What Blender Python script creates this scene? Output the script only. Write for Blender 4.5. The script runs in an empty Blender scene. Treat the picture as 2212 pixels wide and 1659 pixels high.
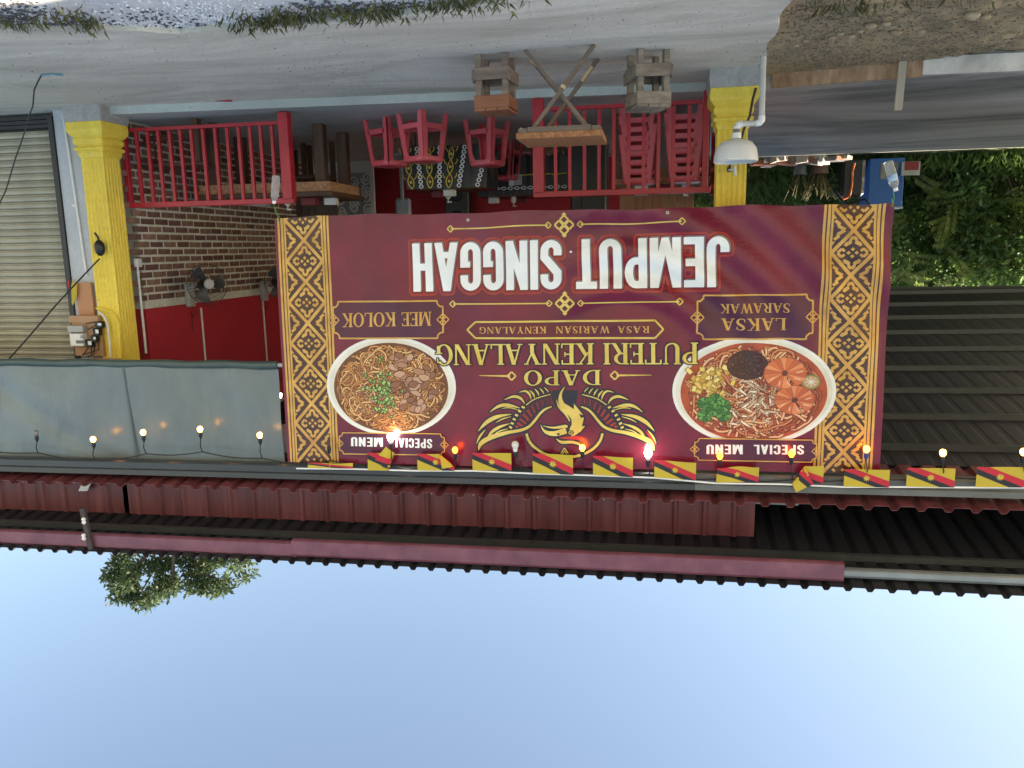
import bpy, bmesh, math, random
import numpy as np
from mathutils import Vector, Matrix
from mathutils.geometry import delaunay_2d_cdt
random.seed(7); rng = np.random.default_rng(11)
scene = bpy.context.scene
col = scene.collection

# ---------------------------------------------------------------- camera
# the photograph was taken with the phone upside down, so the camera is rolled by half a turn
H = 1.35
PITCH, YAW, ROLL = math.radians(10.0), math.radians(10.5), math.radians(-1.0)
F, CX, CY, WPX = 1662.0, 1106.0, 829.5, 2212.0
fw = Vector((math.sin(YAW) * math.cos(PITCH), math.cos(YAW) * math.cos(PITCH), math.sin(PITCH)))
rt = Vector((math.cos(YAW), -math.sin(YAW), 0))
up = rt.cross(fw)
camx = -math.cos(ROLL) * rt - math.sin(ROLL) * up
camy = math.sin(ROLL) * rt - math.cos(ROLL) * up
cd = bpy.data.cameras.new('camera'); cam = bpy.data.objects.new('camera', cd); col.objects.link(cam)
cd.sensor_fit = 'HORIZONTAL'; cd.sensor_width = 36.0; cd.lens = 36.0 * F / WPX
cd.clip_start = 0.05; cd.clip_end = 2000
m3 = Matrix((camx, camy, -fw)).transposed()
cam.matrix_world = Matrix.Translation((0, 0, H)) @ m3.to_4x4()
scene.camera = cam

# ---------------------------------------------------------------- sky, sun, exposure
SUN_EL, SUN_AZ = math.radians(27), math.radians(-77)      # azimuth from +Y, negative = towards -X
world = bpy.data.worlds.new('World'); scene.world = world; world.use_nodes = True
wn = world.node_tree.nodes; wl = world.node_tree.links
bg = wn['Background']
sky = wn.new('ShaderNodeTexSky'); sky.sky_type = 'NISHITA'; sky.sun_disc = False
sky.sun_elevation = SUN_EL; sky.sun_rotation = SUN_AZ
sky.air_density = 1.0; sky.dust_density = 1.0; sky.ozone_density = 1.5; sky.altitude = 0
wl.new(sky.outputs[0], bg.inputs[0]); bg.inputs[1].default_value = 0.085
sd = bpy.data.lights.new('sun', 'SUN'); sun = bpy.data.objects.new('sun', sd); col.objects.link(sun)
sd.energy = 5.0; sd.angle = math.radians(0.6); sd.color = (1.0, 0.93, 0.82)
sdir = Vector((math.sin(SUN_AZ) * math.cos(SUN_EL), math.cos(SUN_AZ) * math.cos(SUN_EL), math.sin(SUN_EL)))
sun.rotation_euler = sdir.to_track_quat('Z', 'Y').to_euler(); sun.location = (-20, 20, 30)
scene.view_settings.view_transform = 'Standard'; scene.view_settings.look = 'None'
scene.view_settings.exposure = 1.95; scene.view_settings.gamma = 1.0
scene.view_settings.use_curve_mapping = False
scene.view_settings.use_white_balance = True      # the phone balanced for the blue shade
scene.view_settings.white_balance_temperature = 7700; scene.view_settings.white_balance_tint = 10
scene.render.engine = 'CYCLES'
scene.cycles.use_denoising = True
scene.cycles.max_bounces = 6; scene.cycles.transparent_max_bounces = 8
scene.cycles.sample_clamp_indirect = 6.0

# ---------------------------------------------------------------- pixel -> point on a known plane
def ray(x, y):
    a = -(x - CX) / F; b = (y - CY) / F
    return fw + (a * math.cos(ROLL) - b * math.sin(ROLL)) * rt + (a * math.sin(ROLL) + b * math.cos(ROLL)) * up
CAMP = Vector((0, 0, H))
def PZ(x, y, z): d = ray(x, y); return CAMP + d * ((z - H) / d.z)
def PY(x, y, Y): d = ray(x, y); return CAMP + d * (Y / d.y)
def PXX(x, y, X): d = ray(x, y); return CAMP + d * (X / d.x)

# ---------------------------------------------------------------- materials
MATS = {}
def M(name, c, rough=.6, metal=0., var=.15, scale=6., bump=0., bscale=60., c2=None, rand=0., coat=0., spec=.5, stretch=(1, 1, 1), island=0., trans=0., detail=5.):
    if name in MATS: return MATS[name]
    m = bpy.data.materials.new(name); m.use_nodes = True; MATS[name] = m
    n = m.node_tree.nodes; l = m.node_tree.links; p = n['Principled BSDF']
    tc = n.new('ShaderNodeTexCoord'); mp = n.new('ShaderNodeMapping'); mp.inputs['Scale'].default_value = stretch
    l.new(tc.outputs['Object'], mp.inputs[0])
    nz = n.new('ShaderNodeTexNoise'); nz.inputs['Scale'].default_value = scale; nz.inputs['Detail'].default_value = detail; nz.inputs['Roughness'].default_value = .65
    l.new(mp.outputs[0], nz.inputs[0])
    rp = n.new('ShaderNodeValToRGB'); e = rp.color_ramp.elements
    e[0].position = .3; e[1].position = .7
    d = [max(0, x * (1 - var)) for x in c]; b = c2 if c2 else [min(1, x * (1 + var)) for x in c]
    e[0].color = (*d, 1); e[1].color = (*b, 1)
    l.new(nz.outputs[0], rp.inputs[0]); out = rp.outputs[0]
    if rand or island:
        hs = n.new('ShaderNodeHueSaturation')
        if rand: src = n.new('ShaderNodeObjectInfo').outputs['Random']; amt = rand
        else: src = n.new('ShaderNodeNewGeometry').outputs['Random Per Island']; amt = island
        mr = n.new('ShaderNodeMapRange'); mr.inputs[3].default_value = 1 - amt; mr.inputs[4].default_value = 1 + amt
        l.new(src, mr.inputs[0]); l.new(mr.outputs[0], hs.inputs['Value'])
        mr2 = n.new('ShaderNodeMapRange'); mr2.inputs[3].default_value = .5 - amt * .04; mr2.inputs[4].default_value = .5 + amt * .05
        l.new(src, mr2.inputs[0]); l.new(mr2.outputs[0], hs.inputs['Hue'])
        l.new(out, hs.inputs['Color']); out = hs.outputs[0]
    l.new(out, p.inputs['Base Color'])
    p.inputs['Metallic'].default_value = metal; p.inputs['Specular IOR Level'].default_value = spec
    rr = n.new('ShaderNodeMapRange'); rr.inputs[3].default_value = max(.03, rough - .1); rr.inputs[4].default_value = min(1, rough + .1)
    l.new(nz.outputs[0], rr.inputs[0]); l.new(rr.outputs[0], p.inputs['Roughness'])
    if coat: p.inputs['Coat Weight'].default_value = coat; p.inputs['Coat Roughness'].default_value = .15
    if trans:
        p.inputs['Transmission Weight'].default_value = trans
    if bump:
        n2 = n.new('ShaderNodeTexNoise'); n2.inputs['Scale'].default_value = bscale; n2.inputs['Detail'].default_value = 6
        l.new(mp.outputs[0], n2.inputs[0])
        bp = n.new('ShaderNodeBump'); bp.inputs['Strength'].default_value = bump; bp.inputs['Distance'].default_value = .02
        l.new(n2.outputs[0], bp.inputs['Height']); l.new(bp.outputs[0], p.inputs['Normal'])
    return m
def leafmat(name, c, c2):
    m = M(name, c, .55, var=.35, scale=1.2, c2=c2, island=.35)
    n = m.node_tree.nodes; l = m.node_tree.links; p = n['Principled BSDF']
    tr = n.new('ShaderNodeBsdfTranslucent'); mx = n.new('ShaderNodeMixShader'); mx.inputs[0].default_value = .5
    src = p.inputs['Base Color'].links[0].from_socket
    l.new(src, tr.inputs[0]); l.new(p.outputs[0], mx.inputs[1]); l.new(tr.outputs[0], mx.inputs[2])
    l.new(mx.outputs[0], n['Material Output'].inputs[0])
    return m
def emit(name, c, s):
    m = bpy.data.materials.new(name); m.use_nodes = True; MATS[name] = m
    p = m.node_tree.nodes['Principled BSDF']; p.inputs['Base Color'].default_value = (*c, 1)
    p.inputs['Emission Color'].default_value = (*c, 1); p.inputs['Emission Strength'].default_value = s
    return m
def concrete(name, c, stain, scale=1.4, stretch=(1, 1, 1), rough=.85, c3=None, pos=(.35, .62)):
    m = M(name, c, rough, var=.12, scale=30, bump=.25, bscale=90)
    n = m.node_tree.nodes; l = m.node_tree.links; p = n['Principled BSDF']
    tc = n.new('ShaderNodeTexCoord'); mp = n.new('ShaderNodeMapping'); mp.inputs['Scale'].default_value = stretch
    l.new(tc.outputs['Object'], mp.inputs[0])
    nz = n.new('ShaderNodeTexNoise'); nz.inputs['Scale'].default_value = scale; nz.inputs['Detail'].default_value = 7; nz.inputs['Distortion'].default_value = .8
    nz.inputs['Roughness'].default_value = .7
    l.new(mp.outputs[0], nz.inputs[0])
    rp = n.new('ShaderNodeValToRGB'); rp.color_ramp.elements[0].position = pos[0]; rp.color_ramp.elements[1].position = pos[1]
    l.new(nz.outputs[0], rp.inputs[0])
    mx = n.new('ShaderNodeMixRGB'); src = p.inputs['Base Color'].links[0].from_socket
    l.new(rp.outputs[0], mx.inputs[0]); mx.inputs[1].default_value = (*stain, 1); l.new(src, mx.inputs[2])
    out = mx.outputs[0]
    # fine dark specks and scuffs
    n3 = n.new('ShaderNodeTexNoise'); n3.inputs['Scale'].default_value = 14; n3.inputs['Detail'].default_value = 3
    mp3 = n.new('ShaderNodeMapping'); mp3.inputs['Scale'].default_value = (.5, 1.6, 1); l.new(tc.outputs['Object'], mp3.inputs[0]); l.new(mp3.outputs[0], n3.inputs[0])
    r3 = n.new('ShaderNodeValToRGB'); r3.color_ramp.elements[0].position = .68; r3.color_ramp.elements[1].position = .76
    r3.color_ramp.elements[1].color = (.6, .6, .6, 1)
    l.new(n3.outputs[0], r3.inputs[0])
    m3_ = n.new('ShaderNodeMixRGB'); l.new(r3.outputs[0], m3_.inputs[0]); l.new(out, m3_.inputs[1]); m3_.inputs[2].default_value = (*(c3 or [x * .45 for x in c]), 1)
    l.new(m3_.outputs[0], p.inputs['Base Color'])
    return m

# ---------------------------------------------------------------- mesh builder and object helpers
class MB:
    def __init__(s): s.v = []; s.f = []
    def add(s, vs, fs):
        o = len(s.v); s.v += [tuple(v) for v in vs]; s.f += [tuple(i + o for i in f) for f in fs]; return s
    def box(s, c, d, R=None, bev=0.):
        x, y, z = d[0] / 2, d[1] / 2, d[2] / 2
        if bev and min(x, y, z) > bev * 1.2:
            vs = []
            b = bev
            for sx in (-1, 1):
                for sy in (-1, 1):
                    for sz in (-1, 1):
                        vs += [(sx * x, sy * (y - b), sz * (z - b)), (sx * (x - b), sy * y, sz * (z - b)), (sx * (x - b), sy * (y - b), sz * z)]
            bm = bmesh.new()
            bv = [bm.verts.new(v) for v in vs]
            r = bmesh.ops.convex_hull(bm, input=bv)
            bm.verts.index_update(); bm.verts.ensure_lookup_table()
            vs = [v.co.copy() for v in bm.verts]; fs = [[v.index for v in f.verts] for f in bm.faces]; bm.free()
        else:
            vs = [Vector((a * x, b * y, e * z)) for a in (-1, 1) for b in (-1, 1) for e in (-1, 1)]
            fs = [(0, 1, 3, 2), (4, 6, 7, 5), (0, 4, 5, 1), (2, 3, 7, 6), (0, 2, 6, 4), (1, 5, 7, 3)]
        vs = [(R @ Vector(v) if R else Vector(v)) + Vector(c) for v in vs]
        return s.add(vs, fs)
    def bar(s, a, b, w, h, upv=(0, 0, 1)):
        a = Vector(a); b = Vector(b); d = b - a; L = d.length; d.normalize()
        u = Vector(upv); sd_ = d.cross(u)
        if sd_.length < 1e-4: sd_ = d.cross(Vector((0, 1, 0)))
        sd_.normalize(); u = sd_.cross(d)
        R = Matrix((d, sd_, u)).transposed()
        return s.box((a + b) / 2, (L, w, h), R)
    def tube(s, pts, r, n=8, cap=True):
        pts = [Vector(p) for p in pts]; rs = r if isinstance(r, (list, tuple)) else [r] * len(pts)
        rings = []; prev = None
        for i, p in enumerate(pts):
            t = (pts[min(i + 1, len(pts) - 1)] - pts[max(i - 1, 0)]).normalized()
            if prev is None:
                u = Vector((0, 0, 1)) if abs(t.z) < .9 else Vector((1, 0, 0))
            else: u = prev
            a = t.cross(u)
            if a.length < 1e-5: a = t.cross(Vector((0, 1, 0)))
            a.normalize(); b = a.cross(t).normalized(); prev = b
            rings.append([p + rs[i] * (math.cos(k * 2 * math.pi / n) * a + math.sin(k * 2 * math.pi / n) * b) for k in range(n)])
        o = len(s.v); s.v += [tuple(v) for rg in rings for v in rg]
        for i in range(len(rings) - 1):
            for k in range(n):
                s.f.append((o + i * n + k, o + i * n + (k + 1) % n, o + (i + 1) * n + (k + 1) % n, o + (i + 1) * n + k))
        if cap:
            s.f.append(tuple(o + k for k in range(n))[::-1]); s.f.append(tuple(o + (len(rings) - 1) * n + k for k in range(n)))
        return s
    def lathe(s, prof, c, n=20, axis=None, cap=True):
        c = Vector(c); q = Vector((0, 0, 1)).rotation_difference(Vector(axis)) if axis else None
        o = len(s.v); k = len(prof)
        for r, z in prof:
            for i in range(n):
                a = i * 2 * math.pi / n; v = Vector((r * math.cos(a), r * math.sin(a), z))
                if q: v = q @ v
                s.v.append(tuple(c + v))
        for j in range(k - 1):
            for i in range(n):
                s.f.append((o + j * n + i, o + j * n + (i + 1) % n, o + (j + 1) * n + (i + 1) % n, o + (j + 1) * n + i))
        if cap:
            if prof[0][0] > 1e-4: s.f.append(tuple(o + i for i in range(n))[::-1])
            if prof[-1][0] > 1e-4: s.f.append(tuple(o + (k - 1) * n + i for i in range(n)))
        return s
    def sqlathe(s, prof, c):          # square section swept along z: prof = (half width, z)
        o = len(s.v)
        for r, z in prof:
            for a, b in ((-1, -1), (1, -1), (1, 1), (-1, 1)): s.v.append((c[0] + a * r, c[1] + b * r, c[2] + z))
        for j in range(len(prof) - 1):
            for i in range(4): s.f.append((o + j * 4 + i, o + j * 4 + (i + 1) % 4, o + (j + 1) * 4 + (i + 1) % 4, o + (j + 1) * 4 + i))
        s.f.append((o + 3, o + 2, o + 1, o)); k = o + (len(prof) - 1) * 4; s.f.append((k, k + 1, k + 2, k + 3))
        return s
    def prism(s, poly, d):            # 3-D polygon swept by vector d
        n = len(poly); o = len(s.v); d = Vector(d)
        s.v += [tuple(p) for p in poly] + [tuple(Vector(p) + d) for p in poly]
        s.f.append(tuple(range(o, o + n))); s.f.append(tuple(range(o + n, o + 2 * n))[::-1])
        for i in range(n): s.f.append((o + i, o + n + i, o + n + (i + 1) % n, o + (i + 1) % n))
        return s
    def grid(s, fn, nu, nv):
        o = len(s.v)
        for j in range(nv + 1):
            for i in range(nu + 1): s.v.append(tuple(fn(i / nu, j / nv)))
        for j in range(nv):
            for i in range(nu):
                a = o + j * (nu + 1) + i; s.f.append((a, a + 1, a + nu + 2, a + nu + 1))
        return s
    def mesh(s, name, mat, off=(0, 0, 0), smooth=False):
        me = bpy.data.meshes.new(name)
        me.from_pydata([(v[0] - off[0], v[1] - off[1], v[2] - off[2]) for v in s.v], [], s.f)
        bm = bmesh.new(); bm.from_mesh(me); bmesh.ops.recalc_face_normals(bm, faces=bm.faces); bm.to_mesh(me); bm.free()
        if smooth:
            me.polygons.foreach_set('use_smooth', [True] * len(me.polygons))
            me.set_sharp_from_angle(angle=math.radians(38))
        if mat: me.materials.append(mat)
        return me
    def build(s, name, mat, parent=None, smooth=False):
        off = Vector((0, 0, 0)); p = parent
        while p is not None: off += p.location; p = p.parent
        o = bpy.data.objects.new(name, s.mesh(name, mat, off, smooth)); col.objects.link(o); o.parent = parent
        return o
def tag(o, label=None, cat=None, group=None, kind=None):
    if label: o['label'] = label
    if cat: o['category'] = cat
    if group: o['group'] = group
    if kind: o['kind'] = kind
    return o
def thing(name, label, cat, loc=(0, 0, 0), group=None):
    o = bpy.data.objects.new(name, None); col.objects.link(o); o.location = loc; o.empty_display_size = .1
    return tag(o, label, cat, group)
def solo(name, mb, mat, label, cat, group=None, smooth=False, base=None):
    """a thing that is one mesh, its origin at its base"""
    vs = mb.v; xs = [v[0] for v in vs]; ys = [v[1] for v in vs]; zs = [v[2] for v in vs]
    b = base or ((min(xs) + max(xs)) / 2, (min(ys) + max(ys)) / 2, min(zs))
    o = bpy.data.objects.new(name, mb.mesh(name, mat, b, smooth)); col.objects.link(o); o.location = b
    return tag(o, label, cat, group)
def struct(name, mb, mat, smooth=False, kind='structure'):
    return tag(mb.build(name, mat, None, smooth), kind=kind)
def copy_tree(o, parent=None):
    c = o.copy(); col.objects.link(c); c.parent = parent
    for ch in list(o.children): copy_tree(ch, c)
    return c
def Rz(a): return Matrix.Rotation(a, 3, 'Z')
def Rx(a): return Matrix.Rotation(a, 3, 'X')
def Ry(a): return Matrix.Rotation(a, 3, 'Y')

# ================================================================ THE SETTING
FZ = .07                                       # shop floor level, apron = 0
m_dirt = concrete('dirt', (.46, .34, .19), (.27, .21, .12), 2.2, rough=.95, c3=(.1, .12, .05))
m_ground = concrete('ground_soil', (.46, .43, .37), (.36, .34, .28), .35, rough=.95, c3=(.12, .14, .07))
m_apron = concrete('apron_concrete', (.72, .69, .585), (.45, .425, .345), 1.2, (.45, 1.5, 1), pos=(.33, .62), c3=(.24, .22, .19))
m_floor = concrete('floor_concrete', (.50, .545, .525), (.38, .415, .395), .9, (.5, 1.2, 1), rough=.55, c3=(.2, .22, .22))
m_slab = concrete('new_concrete', (.52, .51, .475), (.15, .15, .142), .42, (.5, 1.2, 1), rough=.6, pos=(.40, .62), c3=(.3, .3, .3))
m_ped = concrete('pedestal_concrete', (.40, .40, .385), (.27, .27, .26), 5)

g = MB(); g.grid(lambda a, b: (-300 + 600 * a, -150 + 500 * b, -.16), 4, 4); struct('ground', g, m_ground)

def hsh(x, y): return math.sin(x * 12.9898 + y * 78.233) * 43758.5453 % 1.0
def vnoise(x, y):
    ix, iy = math.floor(x), math.floor(y); fx, fy = x - ix, y - iy
    fx = fx * fx * (3 - 2 * fx); fy = fy * fy * (3 - 2 * fy)
    a, b, c, d = hsh(ix, iy), hsh(ix + 1, iy), hsh(ix, iy + 1), hsh(ix + 1, iy + 1)
    return (a * (1 - fx) + b * fx) * (1 - fy) + (c * (1 - fx) + d * fx) * fy
def fbm(x, y): return vnoise(x, y) * .5 + vnoise(2.1 * x + 5, 2.1 * y) * .27 + vnoise(4.3 * x, 4.3 * y + 9) * .15 + vnoise(9.1 * x, 9.1 * y) * .08

# apron with its broken front edge
front = [PZ(x, y, 0) for x, y in ((0, 63), (90, 61), (186, 64), (298, 67), (345, 71), (390, 74), (460, 66), (547, 60), (610, 57), (670, 52), (740, 47), (823, 39), (930, 24), (1060, 5))]
front = [(12, 4.0), (6.5, 4.25)] + [(p.x, p.y) for p in front] + [(.2, 4.42), (-.3, 4.38), (-.70, 4.3)]
fine = []
for a, b in zip(front[:-1], front[1:]):
    k = max(1, int(math.dist(a, b) / .07)); k = min(k, 30)
    for i in range(k):
        t = i / k; x = a[0] + (b[0] - a[0]) * t; y = a[1] + (b[1] - a[1]) * t
        fine.append((x, y + .035 * (fbm(x * 5, 3) - .5)))
fine.append(front[-1])
side = [(-.71 + .02 * math.sin(i * 1.7) - .07 * i / 12, 4.3 + (6.55 - 4.3) * i / 12) for i in range(1, 13)]
poly = fine + side + [(-.8, 7.05), (12, 7.05)]
ap = MB(); ap.prism([(x, y, -.15) for x, y in poly], (0, 0, .15)); struct('concrete_apron', ap, m_apron)

def stepy(x): return 6.97 - .07 * (x - .27)
fl = MB(); fl.prism([(-.78, stepy(-.78), -.1), (5.3, stepy(5.3), -.1), (5.3, 12.0, -.1), (-.78, 12.0, -.1)], (0, 0, FZ + .1)); struct('shop_floor', fl, m_floor)

# dirt beside the apron, uneven
dm = MB()
def dirth(x, y):
    z = -.10 + .13 * (fbm(x * 1.3, y * 1.3) - .4) + .05 * fbm(x * 6, y * 6) + .03 * fbm(x * 19, y * 19)
    z += .05 * math.exp(-((x + 1.2) / .9) ** 2 - ((y - 6.5) / .5) ** 2)
    return min(z, -.005)
def dirtz(a, b):
    x = -7 + 6.35 * a; y = 3.2 + 4.6 * b
    return (x, y, dirth(x, y))
dm.grid(dirtz, 190, 140); struct('dirt', dm, m_dirt, True)

# slab of new concrete on the far side, with its form boards
sa = PZ(1655, 192, .1); sb = PZ(1970, 166, .1); sc_ = PZ(2212, 156, .1)
dx = (sc_ - sb); ex_ = sb + dx * 3
sl = MB(); sl.prism([(-.82, sa.y, -.1), (-.82, 12.1, -.1), (-12, 12.1, -.1), (-12, ex_.y - .3, -.1), (ex_.x, ex_.y, -.1), (sb.x, sb.y, -.1)], (0, 0, .2)); struct('concrete_slab', sl, m_slab)

# grass bank behind
m_bank = M('bank_earth', (.12, .13, .06), .95, var=.4, scale=3, bump=.5, c2=(.10, .17, .05))
bk = MB()
def bankp(a, b):
    x = -30 + 50 * a; y = 12.11 + 18 * b
    return (x, y, -.02 + 2.2 * min(1, max(0, (b * 18 - 1.05) / 6.0)) ** 1.1 + .25 * (fbm(x * .6, y * .6) - .5) * min(1, b * 8))
bk.grid(bankp, 80, 30); struct('grass_bank', bk, m_bank, True)

# white sand patch by the apron's front edge
m_sand = concrete('white_sand', (.74, .75, .74), (.55, .56, .55), 5, rough=.9, c3=(.25, .25, .25))
sp = MB()
def sandh(x, y): return (-.05 + .06 * (fbm(x * 2, y * 2) - .4) + .02 * fbm(x * 11, y * 11))
def sandp(a, b):
    x = .8 + 6.2 * a; y = 2.6 + 2.2 * b
    return (x, y, sandh(x, y))
sp.grid(sandp, 70, 30); struct('white_sand', sp, m_sand, True)

# ================================================================ FORM BOARDS AND STAKES
m_plk = M('form_plank', (.42, .23, .13), .8, var=.4, scale=5, c2=(.55, .36, .22), bump=.2, stretch=(3, 1, 1))
m_wht = M('form_board_white', (.55, .52, .47), .8, var=.35, scale=3, bump=.2)
m_stake = M('stake_wood', (.45, .39, .30), .8, var=.2, scale=8, bump=.2, stretch=(1, 1, .2))
a0 = PZ(1657, 178, 0); a1 = PZ(1967, 152, 0)
b = MB(); b.bar((a0.x, sa.y - .03, .035), (a1.x, sb.y - .03, .04), .025, .135); solo('form_board', b, m_plk, 'brown timber plank edging the wet concrete slab', 'plank')
b = MB(); b.bar((sb.x - .04, sb.y - .028, .03), (ex_.x, ex_.y - .03, .03), .02, .13); solo('form_board', b, m_wht, 'whitish board edging the concrete slab at the picture edge', 'plank')
s0 = PZ(1938, 128, -.05); b = MB(); b.box((s0.x, sb.y - .065, .13), (.055, .03, .45), Rz(.1) @ Ry(.03)); solo('wooden_stake', b, m_stake, 'pale upright stake nailed to the brown plank', 'stake')
s1 = PZ(1765, 158, -.05); b = MB(); b.box((s1.x + .0, a0.y - .12, -.03), (.06, .07, .16), Ry(.1)); solo('wooden_peg', b, m_stake, 'short brown peg in the dirt before the plank', 'stake')

# ================================================================ COLUMNS
m_yel = concrete('yellow_paint', (.83, .63, .085), (.72, .52, .07), 3.5, (1, 1, .35), rough=.55, c3=(.42, .31, .10), pos=(.3, .55))
def flute_shaft(half, z0, z1, c):
    pts = []; n = 5; q = .009
    def sidepts():
        out = [(-half, 0)]
        w = 2 * half / (n + .6); o = -half + .3 * w
        for i in range(n):
            x0 = o + i * w
            out += [(x0 + .12 * w, 0), (x0 + .3 * w, q), (x0 + .5 * w, q * 1.25), (x0 + .7 * w, q), (x0 + .88 * w, 0)]
        return out
    for k in range(4):
        R = Rz(k * math.pi / 2)
        for x, d in sidepts(): v = R @ Vector((x, -half + d, 0)); pts.append((c[0] + v.x, c[1] + v.y, z0))
    return MB().prism(pts, (0, 0, z1 - z0))
def column(x, label, flat_top):
    c = (x, 6.70, 0); t = thing('yellow_column', label, 'column', c, 'yellow columns carrying the canopy')
    MB().sqlathe([(.195, -.1), (.197, .05), (.188, .14)], c).build('pedestal', m_ped, t)
    MB().sqlathe([(.183, .141), (.187, .21), (.181, .232), (.163, .258), (.150, .272), (.142, .276), (.142, .284), (.152, .288), (.153, .322), (.144, .336), (.133, .342), (.132, .352), (.146, .357), (.153, .368), (.153, .380), (.146, .391), (.131, .396), (.131, .405), (.137, .409), (.130, .425), (.121, .45)], c).build('base_moulding', m_yel, t)
    flute_shaft(.116, .4501, 3.3, c).build('shaft', m_yel, t)
    return t
column(-.60, 'yellow fluted column behind the white wash basin', 0)
column(5.15, 'yellow fluted column beside the roller shutter', 0)

# ================================================================ NEIGHBOUR'S PLASTER WALL AND ROLLER SHUTTER
m_plaster = concrete('grey_plaster', (.52, .545, .575), (.43, .455, .48), 2.5, rough=.8)
m_white = M('white_plastic', (.72, .73, .72), .4, var=.06)
b = MB(); b.box((5.40, 6.80, 1.66), (.36, .26, 3.5)); pl = solo('plaster_pier', b, m_plaster, 'bare grey plaster pier between yellow column and shutter', 'wall')
p0 = PY(137, 255, 6.655); p1 = PY(186, 585, 6.655)
t = thing('conduit_pipe', 'white plastic conduit running up the grey plaster pier', 'pipe', (p0.x, 6.655, .2))
MB().tube([(p0.x, 6.655, p0.z - .05), (p1.x, 6.655, p1.z + .05)], .011, 8).build('pipe', m_white, t, True)
pc = PY(162, 444, 6.65); MB().box(pc, (.045, .03, .02)).build('clip', m_white, t)
m_shut = M('shutter_beige', (.36, .34, .26), .5, var=.25, scale=2.2, metal=.2, c2=(.44, .415, .32), stretch=(1.2, 1, 3), rand=.08)
m_dark = M('dark_metal', (.02, .023, .027), .45, var=.2)
t = thing('roller_shutter', 'beige metal roller shutter of the neighbouring shop', 'shutter', (7.2, 6.7, .0))
prof = [(0, 0), (-.006, .004), (-.012, .010), (-.012, .014), (-.004, .018), (-.010, .024), (-.014, .042), (-.010, .058), (0, .0645)]
sm = MB()
for y, z in prof: sm.v.append((-1.65, y, z)); sm.v.append((1.9, y, z))
for i in range(len(prof) - 1): sm.f.append((2 * i, 2 * i + 1, 2 * i + 3, 2 * i + 2))
slat = sm.mesh('slat', m_shut)
for i in range(40):
    o = bpy.data.objects.new('slat', slat); col.objects.link(o); o.parent = t; o.location = (.07, .06, .16 + i * .066)
b = MB()
for k in range(3): b.box((7.3, 6.75, .045 + k * .04), (3.4, .03 + .004 * k, .033))
b.build('bottom_rail', m_dark, t)
MB().box((5.61, 6.69, 1.7), (.05, .075, 3.3)).build('guide_channel', m_dark, t)
MB().box((7.3, 6.80, 1.6), (3.4, .02, 3.3)).build('backing', m_dark, t)

# ================================================================ BRICK SIDE WALL
m_mort = concrete('mortar', (.60, .615, .575), (.48, .50, .465), 8)
m_brick = M('brick', (.175, .10, .083), .85, var=.35, scale=9, c2=(.25, .135, .11), rand=.38, bump=.4, bscale=70)
m_red = M('red_wall_paint', (.40, .018, .035), .6, var=.12, scale=2)
wl_t = thing('brick_wall', 'brick side wall with a red painted upper part, fan mounted on it', 'wall', (5.12, 9.2, FZ))
WX = 5.05
MB().box((WX + .0725, 9.35, (FZ + 1.89) / 2), (.15, 4.7, 1.89 - FZ)).build('mortar_core', m_mort, wl_t)
MB().box((WX + .082, 9.35, (1.892 + 3.34) / 2), (.16, 4.7, 3.34 - 1.892)).build('painted_upper_wall', m_red, wl_t)
brk = MB().box((0, 0, 0), (.03, .208, .055), None, .004).mesh('brick', m_brick)
places = []
for r in range(24):
    z = FZ + .012 + r * .0758 + .03
    if z + .03 > 1.885: break
    off = .1125 if r % 2 else 0
    for k in range(22):
        y = 6.935 + off + k * .2275
        if y > 11.5: continue
        places.append((y + random.uniform(-.004, .004), z + random.uniform(-.002, .002), random.uniform(-.003, .003)))
places.sort(key=lambda p: (p[0] - 6.8) + (.9 if p[1] < .35 else 0))
rest = MB()
for i, (y, z, dxx) in enumerate(places):
    if i < 300:
        o = bpy.data.objects.new('brick', brk); col.objects.link(o); o.parent = wl_t
        o.location = (WX + .008 + dxx - 5.12, y - 9.2, z - FZ); o.rotation_euler = (random.uniform(-.012, .012), 0, random.uniform(-.008, .008))
    else: rest.box((WX + .008 + dxx, y, z), (.03, .208, .055))
tag(rest.build('far_bricks', M('brick_far', (.22, .10, .075), .85, var=.35, scale=9, c2=(.30, .125, .09), bump=.4, island=.35), wl_t), kind='stuff')

# shop's back wall, ceiling
m_redback = M('red_back_wall', (.42, .018, .032), .7, var=.15, scale=1.5)
b = MB(); b.box((2.6, 11.7, 1.7), (5.4, .15, 3.3)); solo('back_wall', b, m_redback, 'dark red back wall inside the shop', 'wall')
m_ceil = M('ceiling_board', (.62, .61, .58), .8)
b = MB(); b.box((3.9, 9.2, 3.43), (9.4, 5.6, .06)); struct('shop_ceiling', b, m_ceil)

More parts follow.
